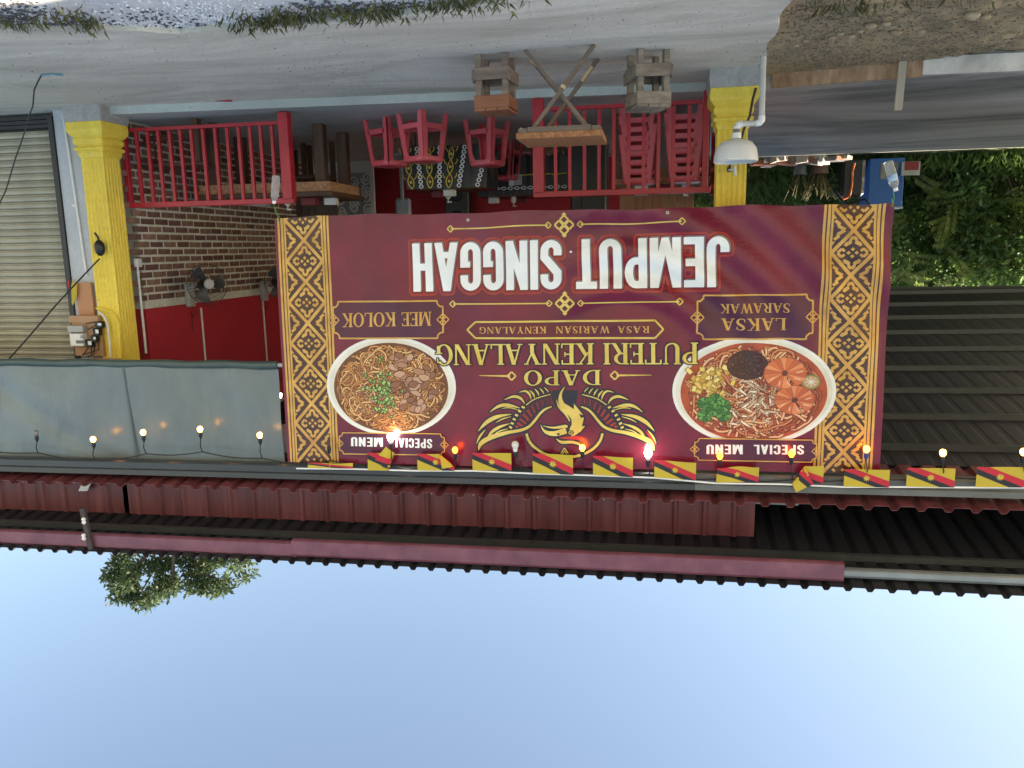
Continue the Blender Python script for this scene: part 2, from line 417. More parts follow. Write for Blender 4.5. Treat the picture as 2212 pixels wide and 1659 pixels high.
# ================================================================ ROOFS
TX = .012
def ztilt(x): return TX * (x - 1.1)
m_roofred = M('maroon_sheet', (.13, .034, .045), .42, var=.3, scale=2.5, c2=(.20, .062, .072), stretch=(4, 1, .3), metal=.15)
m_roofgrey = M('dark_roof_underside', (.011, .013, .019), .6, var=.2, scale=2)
m_purlin = M('purlin_steel', (.06, .068, .07), .45, var=.15, metal=.4)
def corrug(x0, x1, pitch, ht):
    xs = []
    x = x0
    while x < x1:
        for fx, h in ((0, 0), (.5, 0), (.62, 1), (.82, 1), (.94, 0)): xs.append((x + fx * pitch, h * ht))
        x += pitch
    return xs
def roofsheet(x0, x1, pitch, ht, y0, z0, y1, z1, thick=.004):
    mb = MB(); xs = corrug(x0, x1, pitch, ht); n = len(xs)
    for off in (0, thick):
        for x, h in xs:
            mb.v.append((x, y0, z0 + ztilt(x) + h + off)); mb.v.append((x, y1, z1 + ztilt(x) + h + off))
    for i in range(n - 1):
        a = 2 * i; c = 2 * n + 2 * i
        mb.f += [(a, a + 1, a + 3, a + 2), (c, c + 2, c + 3, c + 1), (a, a + 2, c + 2, c)]
    return mb
# upper roof
ur = thing('upper_roof', 'upper corrugated metal roof overhanging the canopy', 'roof', (1.1, 7, 3.3))
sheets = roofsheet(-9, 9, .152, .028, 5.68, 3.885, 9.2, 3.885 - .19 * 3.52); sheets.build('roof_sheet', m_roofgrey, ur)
m_fascia = M('maroon_flashing', (.155, .05, .085), .4, var=.25, scale=4, c2=(.22, .085, .12), metal=.1)
m_flgrey = M('grey_flashing', (.20, .24, .27), .4, var=.15, metal=.3)
def flashing(x0, x1, z0, z1, mat, name, yo=0.):
    mb = MB()
    pr = [(5.79, z0 - .012), (5.76, z0 - .008), (5.745, z0), (5.74, z1 - .02), (5.75, z1), (5.80, z1 + .005), (5.80, z0)]
    pl_ = [(x0, y + yo, z + ztilt(x0)) for y, z in pr]
    n = len(pl_)
    o = len(mb.v); mb.v += pl_ + [(x1, y + yo, z + ztilt(x1)) for y, z in pr]
    mb.f += [tuple(range(n)), tuple(range(n, 2 * n))[::-1]] + [(i, n + i, n + (i + 1) % n, (i + 1) % n) for i in range(n)]
    return mb.build(name, mat, ur)
xj = PY(630, 1165, 5.75).x
flashing(xj - .04, 9, 3.765, 3.885, m_fascia, 'fascia_flashing')
flashing(PY(1822, 1240, 5.75).x, xj, 3.735, 3.868, m_fascia, 'fascia_flashing', -.012)
flashing(-9, PY(1822, 1240, 5.75).x + .02, 3.795, 3.85, m_flgrey, 'edge_flashing', .02)
for y, z in ((6.05, 3.80), (7.0, 3.62), (8.1, 3.41)):
    MB().bar((-9, y, z + ztilt(-9)), (9, y, z + ztilt(9)), .05, .05).build('purlin', m_purlin, ur)

# lower canopy: sloping back on the open side
lr = thing('lower_canopy', 'lower canopy roof of maroon corrugated sheet above the gutter', 'roof', (-2, 9, 2.2))
roofsheet(-9, 9, .186, .032, 5.93, 3.335, 6.7, 3.335 - .77 * .14).build('eave_sheet', m_roofred, lr)
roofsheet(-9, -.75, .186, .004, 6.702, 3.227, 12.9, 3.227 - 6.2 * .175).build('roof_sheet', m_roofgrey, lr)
MB().prism([(-.76, 6.85, 3.16), (-.76, 12.0, 2.26), (-.76, 12.0, 3.40), (-.76, 6.85, 3.40)], (.03, 0, 0)).build('sun_block_infill', m_roofred, lr)  # unseen gable sheet, added to stop sun leaking in between canopy and ceiling
for i in range(9):
    y = 7.0 + i * .7; z = 3.175 - (y - 7.0) * .175 - .025
    MB().box((-4.9, y, z + ztilt(-4.9)), (8.3, .045, .055), Ry(-TX)).build('purlin', m_purlin, lr)
for x in (-6.2,):
    MB().bar((x, 12.85, 0.1), (x, 12.85, 2.15), .08, .08, (0, 1, 0)).build('post', m_dark, lr)
e0 = PY(2212, 660, 12.9); e1 = PY(1925, 660, 12.9)
MB().box((-5, 12.88, 2.10), (8.5, .06, .12)).build('end_beam', m_dark, lr)

# maroon cladding between the two roofs
cl = thing('cladding_wall', 'ribbed maroon metal cladding between canopy and upper roof', 'cladding', (3, 6.33, 3.25))
cx0 = PY(1630, 1120, 6.32).x; gapx = PY(272, 1070, 6.32).x
def cladsheet(x0, x1):
    mb = MB(); xs = []
    x = x0
    while x < x1 - .01:
        for fx, h in ((0, 0), (.55, 0), (.62, .02), (.72, .02), (.79, 0)):
            if x + fx * .24 < x1: xs.append((x + fx * .24, h))
        x += .24
    xs.append((x1, 0)); n = len(xs)
    for x, h in xs: mb.v += [(x, 6.32 - h, 3.20 + ztilt(x)), (x, 6.32 - h, 3.765 + ztilt(x))]
    mb.f += [(2 * i, 2 * i + 1, 2 * i + 3, 2 * i + 2) for i in range(n - 1)]
    return mb.build('cladding_sheet', m_roofred, cl)
x = cx0
while x < 9:
    x2 = min(x + .96, 9.0)
    if x < gapx - .02 < x2: x2 = gapx - .02
    cladsheet(x, x2 - .002); x = x2 if abs(x2 - (gapx - .02)) > 1e-6 else gapx + .03
b = MB()
for i in range(44):
    xx = cx0 + .1 + i * .19; b.lathe([(.006, 0), (.005, .004), (0, .005)], (xx, 6.318, 3.46 + ztilt(xx) + .02 * math.sin(i * 2.3)), 6, (0, -1, 0))
tag(b.build('screw_heads', M('screw_zinc', (.6, .6, .6), .4, metal=.5), cl), kind='stuff')
gz = PY(1675, 1080, 6.3); MB().box((gz.x, 6.36, gz.z), (.38, .03, .11)).build('grey_board', m_flgrey, cl)

# gutter
m_gut = M('gutter_black', (.030, .036, .042), .3, var=.2, scale=3)
m_gutg = M('gutter_grey', (.10, .11, .11), .4, var=.2, scale=3)
def gutter(x0, x1, mat):
    pr = [(6.16, 3.29), (6.16, 3.175), (6.03, 3.165), (6.015, 3.18), (6.012, 3.235), (5.995, 3.245), (5.99, 3.29), (6.0, 3.29), (6.005, 3.25), (6.02, 3.245), (6.03, 3.185), (6.15, 3.19), (6.15, 3.29)]
    mb = MB(); n = len(pr)
    mb.v += [(x0, y, z - .02 + ztilt(x0)) for y, z in pr] + [(x1, y, z - .02 + ztilt(x1)) for y, z in pr]
    mb.f += [tuple(range(n)), tuple(range(n, 2 * n))[::-1]] + [(i, n + i, n + (i + 1) % n, (i + 1) % n) for i in range(n)]
    return mb
gt = thing('gutter', 'long black and grey rain gutter along the canopy edge', 'gutter', (1.1, 6.08, 3.15))
xg = PY(1500, 1045, 6.0).x
gutter(xg, 9, m_gut).build('gutter_length', m_gut, gt); gutter(-9, xg - .003, m_gutg).build('gutter_length', m_gutg, gt)
# strips and bracket on the cladding and fascia
m_strip = M('white_strip', (.62, .64, .66), .5)
q = [PY(x, y, 6.27) for x, y in ((171, 1060), (190, 1060), (207, 1022), (189, 1022))]
b = MB(); b.prism(q, (0, -.012, 0)); solo('metal_strip', b, m_strip, 'loose white strip leaning on the maroon cladding', 'strip')
t = thing('service_bracket', 'dark timber bracket with white insulators under the eave', 'bracket', PY(190, 1100, 5.72))
q0 = PY(178, 1098, 5.72); q1 = PY(198, 1188, 5.72); MB().bar(q0, q1, .045, .03, (0, 1, 0)).build('arm', M('bracket_wood', (.05, .04, .04), .7), t)
for yy in (1125, 1160):
    w = PY(181, yy, 5.69); MB().lathe([(.012, -.03), (.02, -.015), (.012, 0), (.02, .015), (.01, .03)], w, 10).build('insulator', m_white, t, True)

# ================================================================ THE BANNER
BW, BH = 4.78, 2.05
BYT, BYB = 6.03, 6.09
cBL = PY(1931, 438, BYB); cBR = PY(592, 469, BYB); cTR = PY(621, 998, BYT); cTL = PY(1900, 1024, BYT)
def homog(src, dst):
    A = []
    for (x, y), (u, v) in zip(src, dst):
        A.append([x, y, 1, 0, 0, 0, -u * x, -u * y]); A.append([0, 0, 0, x, y, 1, -v * x, -v * y])
    h = np.linalg.solve(np.array(A, float), np.array([c for d in dst for c in d], float))
    return np.append(h, 1).reshape(3, 3)
HM = homog([(1931, 438), (592, 469), (621, 998), (1900, 1024)], [(0, 0), (BW, 0), (BW, BH), (0, BH)])
def project(p):
    d = p - CAMP; z = d.dot(fw); a2, b2 = d.dot(rt) / z, d.dot(up) / z
    return CX - F * (a2 * math.cos(ROLL) + b2 * math.sin(ROLL)), CY + F * (-a2 * math.sin(ROLL) + b2 * math.cos(ROLL))
def UV(x, y):
    qx, qy = x, y
    for _ in range(4):
        w = HM @ np.array([qx, qy, 1.0]); u, v = w[0] / w[2], w[1] / w[2]; s, t = u / BW, v / BH
        X_, Y_ = project((cBL * (1 - s) + cBR * s) * (1 - t) + (cTL * (1 - s) + cTR * s) * t); qx += x - X_; qy += y - Y_
    return (u, v)
def cropA(x, y): return UV(548.6 + x * .3224, 411.5 + y * .3224)
def cropC(x, y): return UV(548.6 + x * .3224, 685.8 + y * .3224)
def cropD(x, y): return UV(1206.9 + x * .3472, 685.8 + y * .3472)
def cropE(x, y): return UV(987.5 + x * .2232, 822.9 + y * .2232)
def sm(a, b, x): t = min(1, max(0, (x - a) / (b - a))); return t * t * (3 - 2 * t)
def wr(u, v):
    """billow and drag folds of the vinyl, metres towards the camera"""
    d = .010 * math.sin(u * 1.25 + .6) * math.sin(v * 1.6 + .2)
    # long curved drag folds spreading from the lower left, strongest left of centre
    r = math.hypot(u - 1.9, (v - 1.35) * 1.05); k = sm(.35, .7, r) * (1 - sm(1.9, 2.7, u)) * (1 - sm(1.0, 1.6, v))
    q = math.sin(r * 19 + .9 * math.sin(u * 2.1) + .6 * math.sin(v * 5)); d += .021 * q * k
    d += .007 * math.sin((u * .8 + v) * 9 + 1.5 * math.sin(u * 1.7)) * sm(1.6, 2.4, u) * (1 - sm(3.6, 4.4, u)) * (1 - sm(.9, 1.6, v))
    r2 = math.hypot(u - 2.6, v - 2.25); d += .006 * math.sin(math.atan2(v - 2.25, u - 2.6) * 17) * (1 - sm(.25, 1.1, r2)) * sm(.05, .2, r2)
    d += .006 * math.sin(u * 5.1 + 1.2 * math.sin(v * 2.3)) * sm(2.2, 3.6, u) + .003 * math.sin(u * 13 + 2 * math.sin(v * 3)) * (1 - sm(.2, .8, v))
    # crimped hem along the bottom
    d += .006 * math.sin(u * 24 + 2 * math.sin(u * 3.1)) * (1 - sm(0, .09, v))
    return d
def B3s(u, v, lift=0.):
    s, t = u / BW, v / BH
    p = (cBL * (1 - s) + cBR * s) * (1 - t) + (cTL * (1 - s) + cTR * s) * t
    return Vector((p.x, p.y - wr(u, v) - lift, p.z + (.006 * math.sin(u * 4.3) + .004 * math.sin(u * 11)) * (1 - sm(0, .3, v))))
GC = .045
_nodes = {}
def _node(i, j):
    if (i, j) not in _nodes: _nodes[(i, j)] = B3s(i * GC, j * GC)
    return _nodes[(i, j)]
def B3(u, v, lift=0.):
    """the sheet as flat triangles on a fixed grid, so that every printed layer lies exactly parallel to it"""
    i, j = math.floor(u / GC + 1e-7), math.floor(v / GC + 1e-7); a, b = u / GC - i, v / GC - j
    p00, p11 = _node(i, j), _node(i + 1, j + 1)
    if a >= b: q = _node(i + 1, j); p = p00 + (q - p00) * a + (p11 - q) * b
    else: q = _node(i, j + 1); p = p00 + (q - p00) * b + (p11 - q) * a
    return Vector((p.x, p.y - lift, p.z))
def Bn(u, v):
    e = .01; n_ = (B3s(u + e, v) - B3s(u - e, v)).cross(B3s(u, v + e) - B3s(u, v - e)); n_.normalize()
    return n_ if n_.y < 0 else -n_
def vinyl(name, c, c2=None, scale=3., rough=.2, var=.12):
    m = M(name, c, rough, var=var, scale=scale, c2=c2, detail=6)
    n = m.node_tree.nodes; l = m.node_tree.links; p = n['Principled BSDF']
    p.inputs['Specular IOR Level'].default_value = .42
    tc = n.new('ShaderNodeTexCoord')
    hts = None
    for sc_, st, am in (((9), (1, 1, .45), .6), ((45), (1, 1, 1.6), .25), ((3.2), (1.3, 1, .6), 1.4)):
        mp = n.new('ShaderNodeMapping'); mp.inputs['Scale'].default_value = st; l.new(tc.outputs['Object'], mp.inputs[0])
        z = n.new('ShaderNodeTexNoise'); z.inputs['Scale'].default_value = sc_; z.inputs['Detail'].default_value = 2; l.new(mp.outputs[0], z.inputs[0])
        ml = n.new('ShaderNodeMath'); ml.operation = 'MULTIPLY'; ml.inputs[1].default_value = am; l.new(z.outputs[0], ml.inputs[0])
        if hts is None: hts = ml.outputs[0]
        else:
            ad = n.new('ShaderNodeMath'); l.new(hts, ad.inputs[0]); l.new(ml.outputs[0], ad.inputs[1]); hts = ad.outputs[0]
    bp = n.new('ShaderNodeBump'); bp.inputs['Strength'].default_value = .5; bp.inputs['Distance'].default_value = .012
    l.new(hts, bp.inputs['Height']); l.new(bp.outputs[0], p.inputs['Normal'])
    return m
v_mar = vinyl('print_maroon', (.115, .008, .024), (.195, .015, .040), 1.7, var=.1)
v_gold = vinyl('print_gold', (.52, .25, .055), (.72, .42, .11), 6)
v_goldy = vinyl('print_yellow_gold', (.62, .43, .07), (.76, .60, .17), 5)
v_brown = vinyl('print_dark_brown', (.045, .022, .018), (.09, .035, .022), 9)
v_plum = vinyl('print_plum', (.070, .010, .030), (.105, .018, .044), 2)
v_dark = vinyl('print_navy', (.014, .012, .022), (.024, .02, .034), 4)
v_white = vinyl('print_white', (.80, .84, .84), (.86, .89, .88), 3)
v_grey = vinyl('print_grey', (.20, .15, .14))
v_red = vinyl('print_red', (.32, .022, .022), (.42, .045, .03), 5)
v_cream = vinyl('print_cream', (.66, .60, .47), (.80, .78, .70), 2.2)
v_lip = vinyl('print_bowl_lip', (.74, .76, .70), (.82, .83, .78), 2.2)

bnr = thing('banner', 'large maroon vinyl banner with gold songket borders hung from the gutter', 'banner', ((cBL.x + cBR.x) / 2, 6.06, cBL.z))
def print_part(name, polys, mat, layer, label=None, union=True, jitter=False, zs=None):
    """flat print: convex polygons in banner metres, merged, cut on the banner's grid and laid on its folds"""
    base = .001 * layer
    me = bpy.data.meshes.new(name); bm = bmesh.new()
    if union:
        vs, fs = [], []
        for p in polys:
            o = len(vs); ar = sum(p[i][0] * p[(i + 1) % len(p)][1] - p[(i + 1) % len(p)][0] * p[i][1] for i in range(len(p)))
            if abs(ar) < 1e-9: continue
            q = p if ar > 0 else p[::-1]
            vs += [Vector((a, b)) for a, b in q]; fs.append(list(range(o, o + len(q))))
        ov, oe, of, _, _, ids = delaunay_2d_cdt(vs, [], fs, 1, 1e-6, True)
        bv = [bm.verts.new((v.x, v.y, 0)) for v in ov]
        for f, i in zip(of, ids):
            if len(i):
                try: bm.faces.new([bv[k] for k in f])
                except ValueError: pass
        bmesh.ops.delete(bm, geom=[v for v in bm.verts if not v.link_faces], context='VERTS')
    else:
        for k, p in enumerate(polys):
            zz = zs[k] if zs else ((k * .37 % 1.0) * .0009 if jitter else 0)
            bm.faces.new([bm.verts.new((a, b, zz)) for a, b in p])
    us = [v.co.x for v in bm.verts]; vv = [v.co.y for v in bm.verts]
    for ax, lo, hi in ((0, min(us), max(us)), (1, min(vv), max(vv))):
        k = math.floor(lo / GC) + 1
        while k * GC < hi:
            co = (k * GC, 0, 0) if ax == 0 else (0, k * GC, 0); no = (1, 0, 0) if ax == 0 else (0, 1, 0)
            bmesh.ops.bisect_plane(bm, geom=bm.verts[:] + bm.edges[:] + bm.faces[:], dist=1e-6, plane_co=co, plane_no=no); k += 1
    dlo, dhi = min(a - b for a, b in zip(us, vv)), max(a - b for a, b in zip(us, vv))
    k = math.floor(dlo / GC) + 1
    while k * GC < dhi:
        bmesh.ops.bisect_plane(bm, geom=bm.verts[:] + bm.edges[:] + bm.faces[:], dist=1e-6, plane_co=(k * GC, 0, 0), plane_no=(.70710678, -.70710678, 0)); k += 1
    L = bnr.location; nrm = []
    for v in bm.verts:
        nrm.append(Bn(v.co.x, v.co.y)); p = B3(v.co.x, v.co.y, base + v.co.z); v.co = p - L
    bm.normal_update()
    for f in bm.faces:
        if f.normal.y > 0: f.normal_flip()
        f.smooth = True
    bm.to_mesh(me); bm.free(); me.materials.append(mat); me.normals_split_custom_set_from_vertices(nrm)
    o = bpy.data.objects.new(name, me); col.objects.link(o); o.parent = bnr
    if not union: o['kind'] = 'stuff'
    if label: o['label'] = label
    return o
print_part('banner_sheet', [[(0, 0), (BW, 0), (BW, BH), (0, BH)]], v_mar, 0)

# ---- polygon helpers (banner metres or crop pixels)
def rect(x0, y0, x1, y1): return [(x0, y0), (x1, y0), (x1, y1), (x0, y1)]
def arc(cx, cy, rx, ry, tx, ty, a0, a1, n=10):
    out = []
    for i in range(n):
        a = math.radians(a0 + (a1 - a0) * i / n); b = math.radians(a0 + (a1 - a0) * (i + 1) / n)
        out.append([(cx + rx * math.cos(a), cy + ry * math.sin(a)), (cx + rx * math.cos(b), cy + ry * math.sin(b)),
                    (cx + (rx - tx) * math.cos(b), cy + (ry - ty) * math.sin(b)), (cx + (rx - tx) * math.cos(a), cy + (ry - ty) * math.sin(a))])
    return out
def seg(a, b, w, w2=None):
    w2 = w if w2 is None else w2
    dx_, dy_ = b[0] - a[0], b[1] - a[1]; L = math.hypot(dx_, dy_) or 1e-9; nx, ny = -dy_ / L, dx_ / L
    return [(a[0] + nx * w / 2, a[1] + ny * w / 2), (a[0] - nx * w / 2, a[1] - ny * w / 2), (b[0] - nx * w2 / 2, b[1] - ny * w2 / 2), (b[0] + nx * w2 / 2, b[1] + ny * w2 / 2)]
def smoothline(pts, sub=4):
    out = []
    n = len(pts)
    for i in range(n - 1):
        p0, p1, p2, p3 = pts[max(i - 1, 0)], pts[i], pts[i + 1], pts[min(i + 2, n - 1)]
        for k in range(sub):
            t = k / sub
            out.append(tuple(.5 * ((2 * b) + (-a + c) * t + (2 * a - 5 * b + 4 * c - d) * t * t + (-a + 3 * b - 3 * c + d) * t ** 3) for a, b, c, d in zip(p0, p1, p2, p3)))
    out.append(tuple(pts[-1])); return out
def stroke(pts, sub=4):             # (x, y, width) points -> tapered ribbon of convex quads
    s = smoothline(pts, sub); out = []
    nrm = []
    for i in range(len(s)):
        a = s[max(i - 1, 0)]; b = s[min(i + 1, len(s) - 1)]; L = math.hypot(b[0] - a[0], b[1] - a[1]) or 1e-9
        nrm.append((-(b[1] - a[1]) / L, (b[0] - a[0]) / L))
    for i in range(len(s) - 1):
        a, b = s[i], s[i + 1]; na, nb = nrm[i], nrm[i + 1]; wa, wb = max(a[2], 1e-4) / 2, max(b[2], 1e-4) / 2
        out.append([(a[0] + na[0] * wa, a[1] + na[1] * wa), (a[0] - na[0] * wa, a[1] - na[1] * wa), (b[0] - nb[0] * wb, b[1] - nb[1] * wb), (b[0] + nb[0] * wb, b[1] + nb[1] * wb)])
    return out
def hull(pts):
    pts = sorted(set(pts))
    if len(pts) < 3: return pts
    def half(ps):
        h = []
        for p in ps:
            while len(h) >= 2 and (h[-1][0] - h[-2][0]) * (p[1] - h[-2][1]) - (h[-1][1] - h[-2][1]) * (p[0] - h[-2][0]) <= 0: h.pop()
            h.append(p)
        return h
    a = half(pts); b = half(pts[::-1]); return a[:-1] + b[:-1]
def grow(polys, d, n=8):
    return [hull([(x + d * math.cos(k * 2 * math.pi / n), y + d * math.sin(k * 2 * math.pi / n)) for x, y in p for k in range(n)]) for p in polys]
def shift(polys, dx_, dy_): return [[(x + dx_, y + dy_) for x, y in p] for p in polys]
def disc(cx, cy, rx, ry=None, n=40): ry = ry or rx; return [[(cx + rx * math.cos(k * 2 * math.pi / n), cy + ry * math.sin(k * 2 * math.pi / n)) for k in range(n)]]
def frame(pts, w):
    n = len(pts); return grow([seg(pts[i], pts[(i + 1) % n], w) for i in range(n)], w * .05, 4)
def diamond(cx, cy, r, w=None):
    c = [(cx, cy + r), (cx + r, cy), (cx, cy - r), (cx - r, cy)]
    return [c] if w is None else [seg(c[i], c[(i + 1) % 4], w) for i in range(4)]

# ---- bold condensed capitals
def bold(ch):
    w, t, r = .44, .165, .22
    V = lambda x, a=0, b_=1: rect(x, a, x + t, b_)
    T = .145
    if ch == 'H': return w, [V(0), V(w - t), rect(t - .02, .42, w - t + .02, .42 + T)]
    if ch == 'I': return t, [V(0)]
    if ch == 'E': w = .38; return w, [V(0), rect(t - .02, 0, w, T), rect(t - .02, 1 - T, w, 1), rect(t - .02, .43, w - .03, .43 + T)]
    if ch == 'L': w = .37; return w, [V(0), rect(t - .02, 0, w, T)]
    if ch == 'T': w = .42; return w, [rect(w / 2 - t / 2, 0, w / 2 + t / 2, 1 - T + .02), rect(0, 1 - T, w, 1)]
    if ch == 'N': return w + .02, [V(0), V(w + .02 - t), [(0, 1), (t * .95, 1), (w + .02, 0), (w + .02 - t * .95, 0)]]
    if ch == 'M': w = .60; return w, [V(0), V(w - t), [(0, 1), (t, 1), (w / 2 + t * .42, 0), (w / 2 - t * .42, 0)], [(w, 1), (w - t, 1), (w / 2 - t * .42, 0), (w / 2 + t * .42, 0)]]
    if ch == 'A': w = .50; return w, [[(0, 0), (t, 0), (w / 2 + t * .5, 1), (w / 2 - t * .5, 1)], [(w, 0), (w - t, 0), (w / 2 - t * .5, 1), (w / 2 + t * .5, 1)], rect(.11, .19, w - .11, .32)]
    if ch == 'U': return w, [V(0, r - .01), V(w - t, r - .01)] + arc(w / 2, r, w / 2, r, t, T, 180, 360)
    if ch == 'J': w = .42; return w, [V(w - t, r - .01)] + arc(w / 2, r, w / 2, r, t, T, 180, 360) + [rect(0, r - .01, t, r + .09)]
    if ch == 'P': return w, [V(0), rect(t - .02, 1 - T, w / 2, 1), rect(t - .02, .38, w / 2, .38 + T)] + arc(w / 2, .69, w / 2, .31, t, T, -90, 90)
    if ch == 'C': return w, [V(0, r - .01, 1 - r + .01), rect(w - t, 1 - r - .12, w, 1 - r + .01), rect(w - t, r - .01, w, r + .12)] + arc(w / 2, 1 - r, w / 2, r, t, T, 0, 180) + arc(w / 2, r, w / 2, r, t, T, 180, 360)
    if ch == 'G': return w, [V(0, r - .01, 1 - r + .01), rect(w - t, 1 - r - .1, w, 1 - r + .01), rect(w - t, r - .01, w, .52), rect(w * .52, .40, w, .52)] + arc(w / 2, 1 - r, w / 2, r, t, T, 0, 180) + arc(w / 2, r, w / 2, r, t, T, 180, 360)
    if ch == 'S': return w, [rect(0, .64, t, 1 - r + .01), rect(w - t, 1 - r - .09, w, 1 - r + .01), rect(w - t, r - .01, w, .36), rect(0, r - .01, t, r + .09),
                             [(0, .70), (0, .62), (w - t * .9, .29), (w, .36), (w, .38), (t * .9, .71)]] + arc(w / 2, 1 - r, w / 2, r, t, T, 0, 180) + arc(w / 2, r, w / 2, r, t, T, 180, 360)
    return .26, []
# ---- roman capitals with serifs
def roman(ch):
    T, h, s = .165, .062, .065
    def stem(x, a=0., b_=1., w=T, bot=True, top=True):
        o = [rect(x, a, x + w, b_)]
        if bot: o += [rect(x - s, a, x + w + s, a + .05)]
        if top: o += [rect(x - s, b_ - .05, x + w + s, b_)]
        return o
    def dg(x0, y0, x1, y1, w): return [[(x0 - w / 2, y0), (x0 + w / 2, y0), (x1 + w / 2, y1), (x1 - w / 2, y1)]]
    def sf(x, y, w=.14): return [rect(x - w, y, x + w, y + .05)] if y < .5 else [rect(x - w, y - .05, x + w, y)]
    if ch == 'I': return .295, stem(s)
    if ch == 'L': return .60, stem(s) + [rect(s, 0, .58, h), rect(.53, 0, .59, .24)]
    if ch == 'E': return .60, stem(s) + [rect(s, 0, .57, h), rect(s, 1 - h, .56, 1), rect(s, .48, .44, .48 + h), rect(.53, 0, .59, .22), rect(.51, .79, .57, 1), rect(.40, .40, .45, .62)]
    if ch == 'T': return .68, stem(.26, top=False) + [rect(.02, 1 - h, .66, 1), rect(0, .78, .06, 1), rect(.62, .78, .68, 1)]
    if ch == 'K': return .76, stem(s) + dg(.24, .42, .60, 1, .07) + dg(.64, 0, .33, .58, .17) + sf(.60, 1) + sf(.63, 0)
    if ch == 'A': return .78, dg(.10, 0, .36, 1, .07) + dg(.64, 0, .38, 1, .175) + [rect(.17, .28, .58, .28 + h)] + sf(.10, 0, .11) + sf(.65, 0)
    if ch == 'M': return .92, dg(.13, 0, .13, 1, .07) + dg(.46, 0, .17, 1, .16) + dg(.46, 0, .75, 1, .07) + dg(.79, 0, .79, 1, .165) + sf(.12, 0, .11) + sf(.78, 0, .15) + sf(.10, 1, .09) + sf(.82, 1, .09)
    if ch == 'N': return .80, dg(.12, 0, .12, 1, .07) + dg(.68, 1, .68, 0, .07) + dg(.65, 0, .15, 1, .175) + sf(.12, 0, .11) + sf(.68, 1, .11) + sf(.1, 1, .08)
    if ch == 'U': return .76, stem(s, .26, 1, bot=False) + [rect(.58, .26, .65, 1)] + sf(.62, 1, .11) + arc(.3575, .27, .2925, .27, .165, .06, 180, 270) + arc(.3575, .27, .2925, .27, .07, .06, 270, 360)
    if ch == 'W': return 1.08, dg(.32, 0, .12, 1, .165) + dg(.32, 0, .52, 1, .07) + dg(.74, 0, .54, 1, .165) + dg(.74, 0, .94, 1, .07) + sf(.12, 1, .12) + sf(.52, 1, .1) + sf(.95, 1, .1)
    if ch == 'Y': return .76, dg(.37, .42, .14, 1, .165) + dg(.38, .42, .62, 1, .075) + stem(.29, 0, .45, top=False) + sf(.13, 1, .13) + sf(.63, 1, .1)
    if ch == 'O': return .78, arc(.39, .5, .39, .52, .17, .06, 0, 360, 24)
    if ch == 'G': return .78, arc(.39, .5, .39, .52, .17, .06, 42, 325, 20) + [rect(.55, .06, .70, .42), rect(.46, .40, .77, .45), rect(.66, .66, .71, .90)]
    if ch == 'D': return .78, stem(s) + arc(.30, .5, .46, .5, .165, .06, -90, 90, 14) + [rect(s, 0, .31, .06), rect(s, .94, .31, 1)]
    if ch == 'P': return .66, stem(s) + arc(.30, .72, .34, .28, .15, .06, -90, 90, 12) + [rect(.2, .44, .31, .50), rect(.2, .94, .31, 1)]
    if ch == 'R': return .74, stem(s) + arc(.30, .73, .32, .27, .15, .06, -90, 90, 12) + [rect(.2, .46, .31, .52), rect(.2, .94, .31, 1)] + dg(.62, 0, .36, .50, .165) + sf(.65, 0, .09)
    if ch == 'S': return .56, stroke([(.50, .74, .05), (.45, .90, .05), (.29, .97, .06), (.13, .89, .12), (.11, .75, .15), (.25, .58, .17), (.40, .45, .17), (.46, .27, .15), (.40, .10, .11), (.25, .03, .06), (.10, .08, .05), (.05, .27, .05)]) + [rect(.47, .70, .52, .93), rect(.03, .07, .08, .30)]
    return .34, []
def text(s, font, pl, pr, ptop, track=.06):
    """pl/pr: baseline ends (upright left and right) in banner metres, ptop: a point on the cap line above pl"""
    adv = 0; items = []
    for ch in s:
        w, ps = font(ch); items += shift(ps, adv, 0); adv += w + track
    adv -= track
    ex = ((pr[0] - pl[0]) / adv, (pr[1] - pl[1]) / adv); ey = (ptop[0] - pl[0], ptop[1] - pl[1])
    return [[(pl[0] + x * ex[0] + y * ey[0], pl[1] + x * ex[1] + y * ey[1]) for x, y in p] for p in items]
def textpx(s, font, r, l, cap, track=.06):      # display pixels: r = upright left end, l = upright right end of baseline, cap = y of cap line at r
    return text(s, font, UV(*r), UV(*l), UV(r[0], cap), track)

def words(name, groups, mat, layer, label):
    for g_ in groups: print_part(name, g_, mat, layer, label)

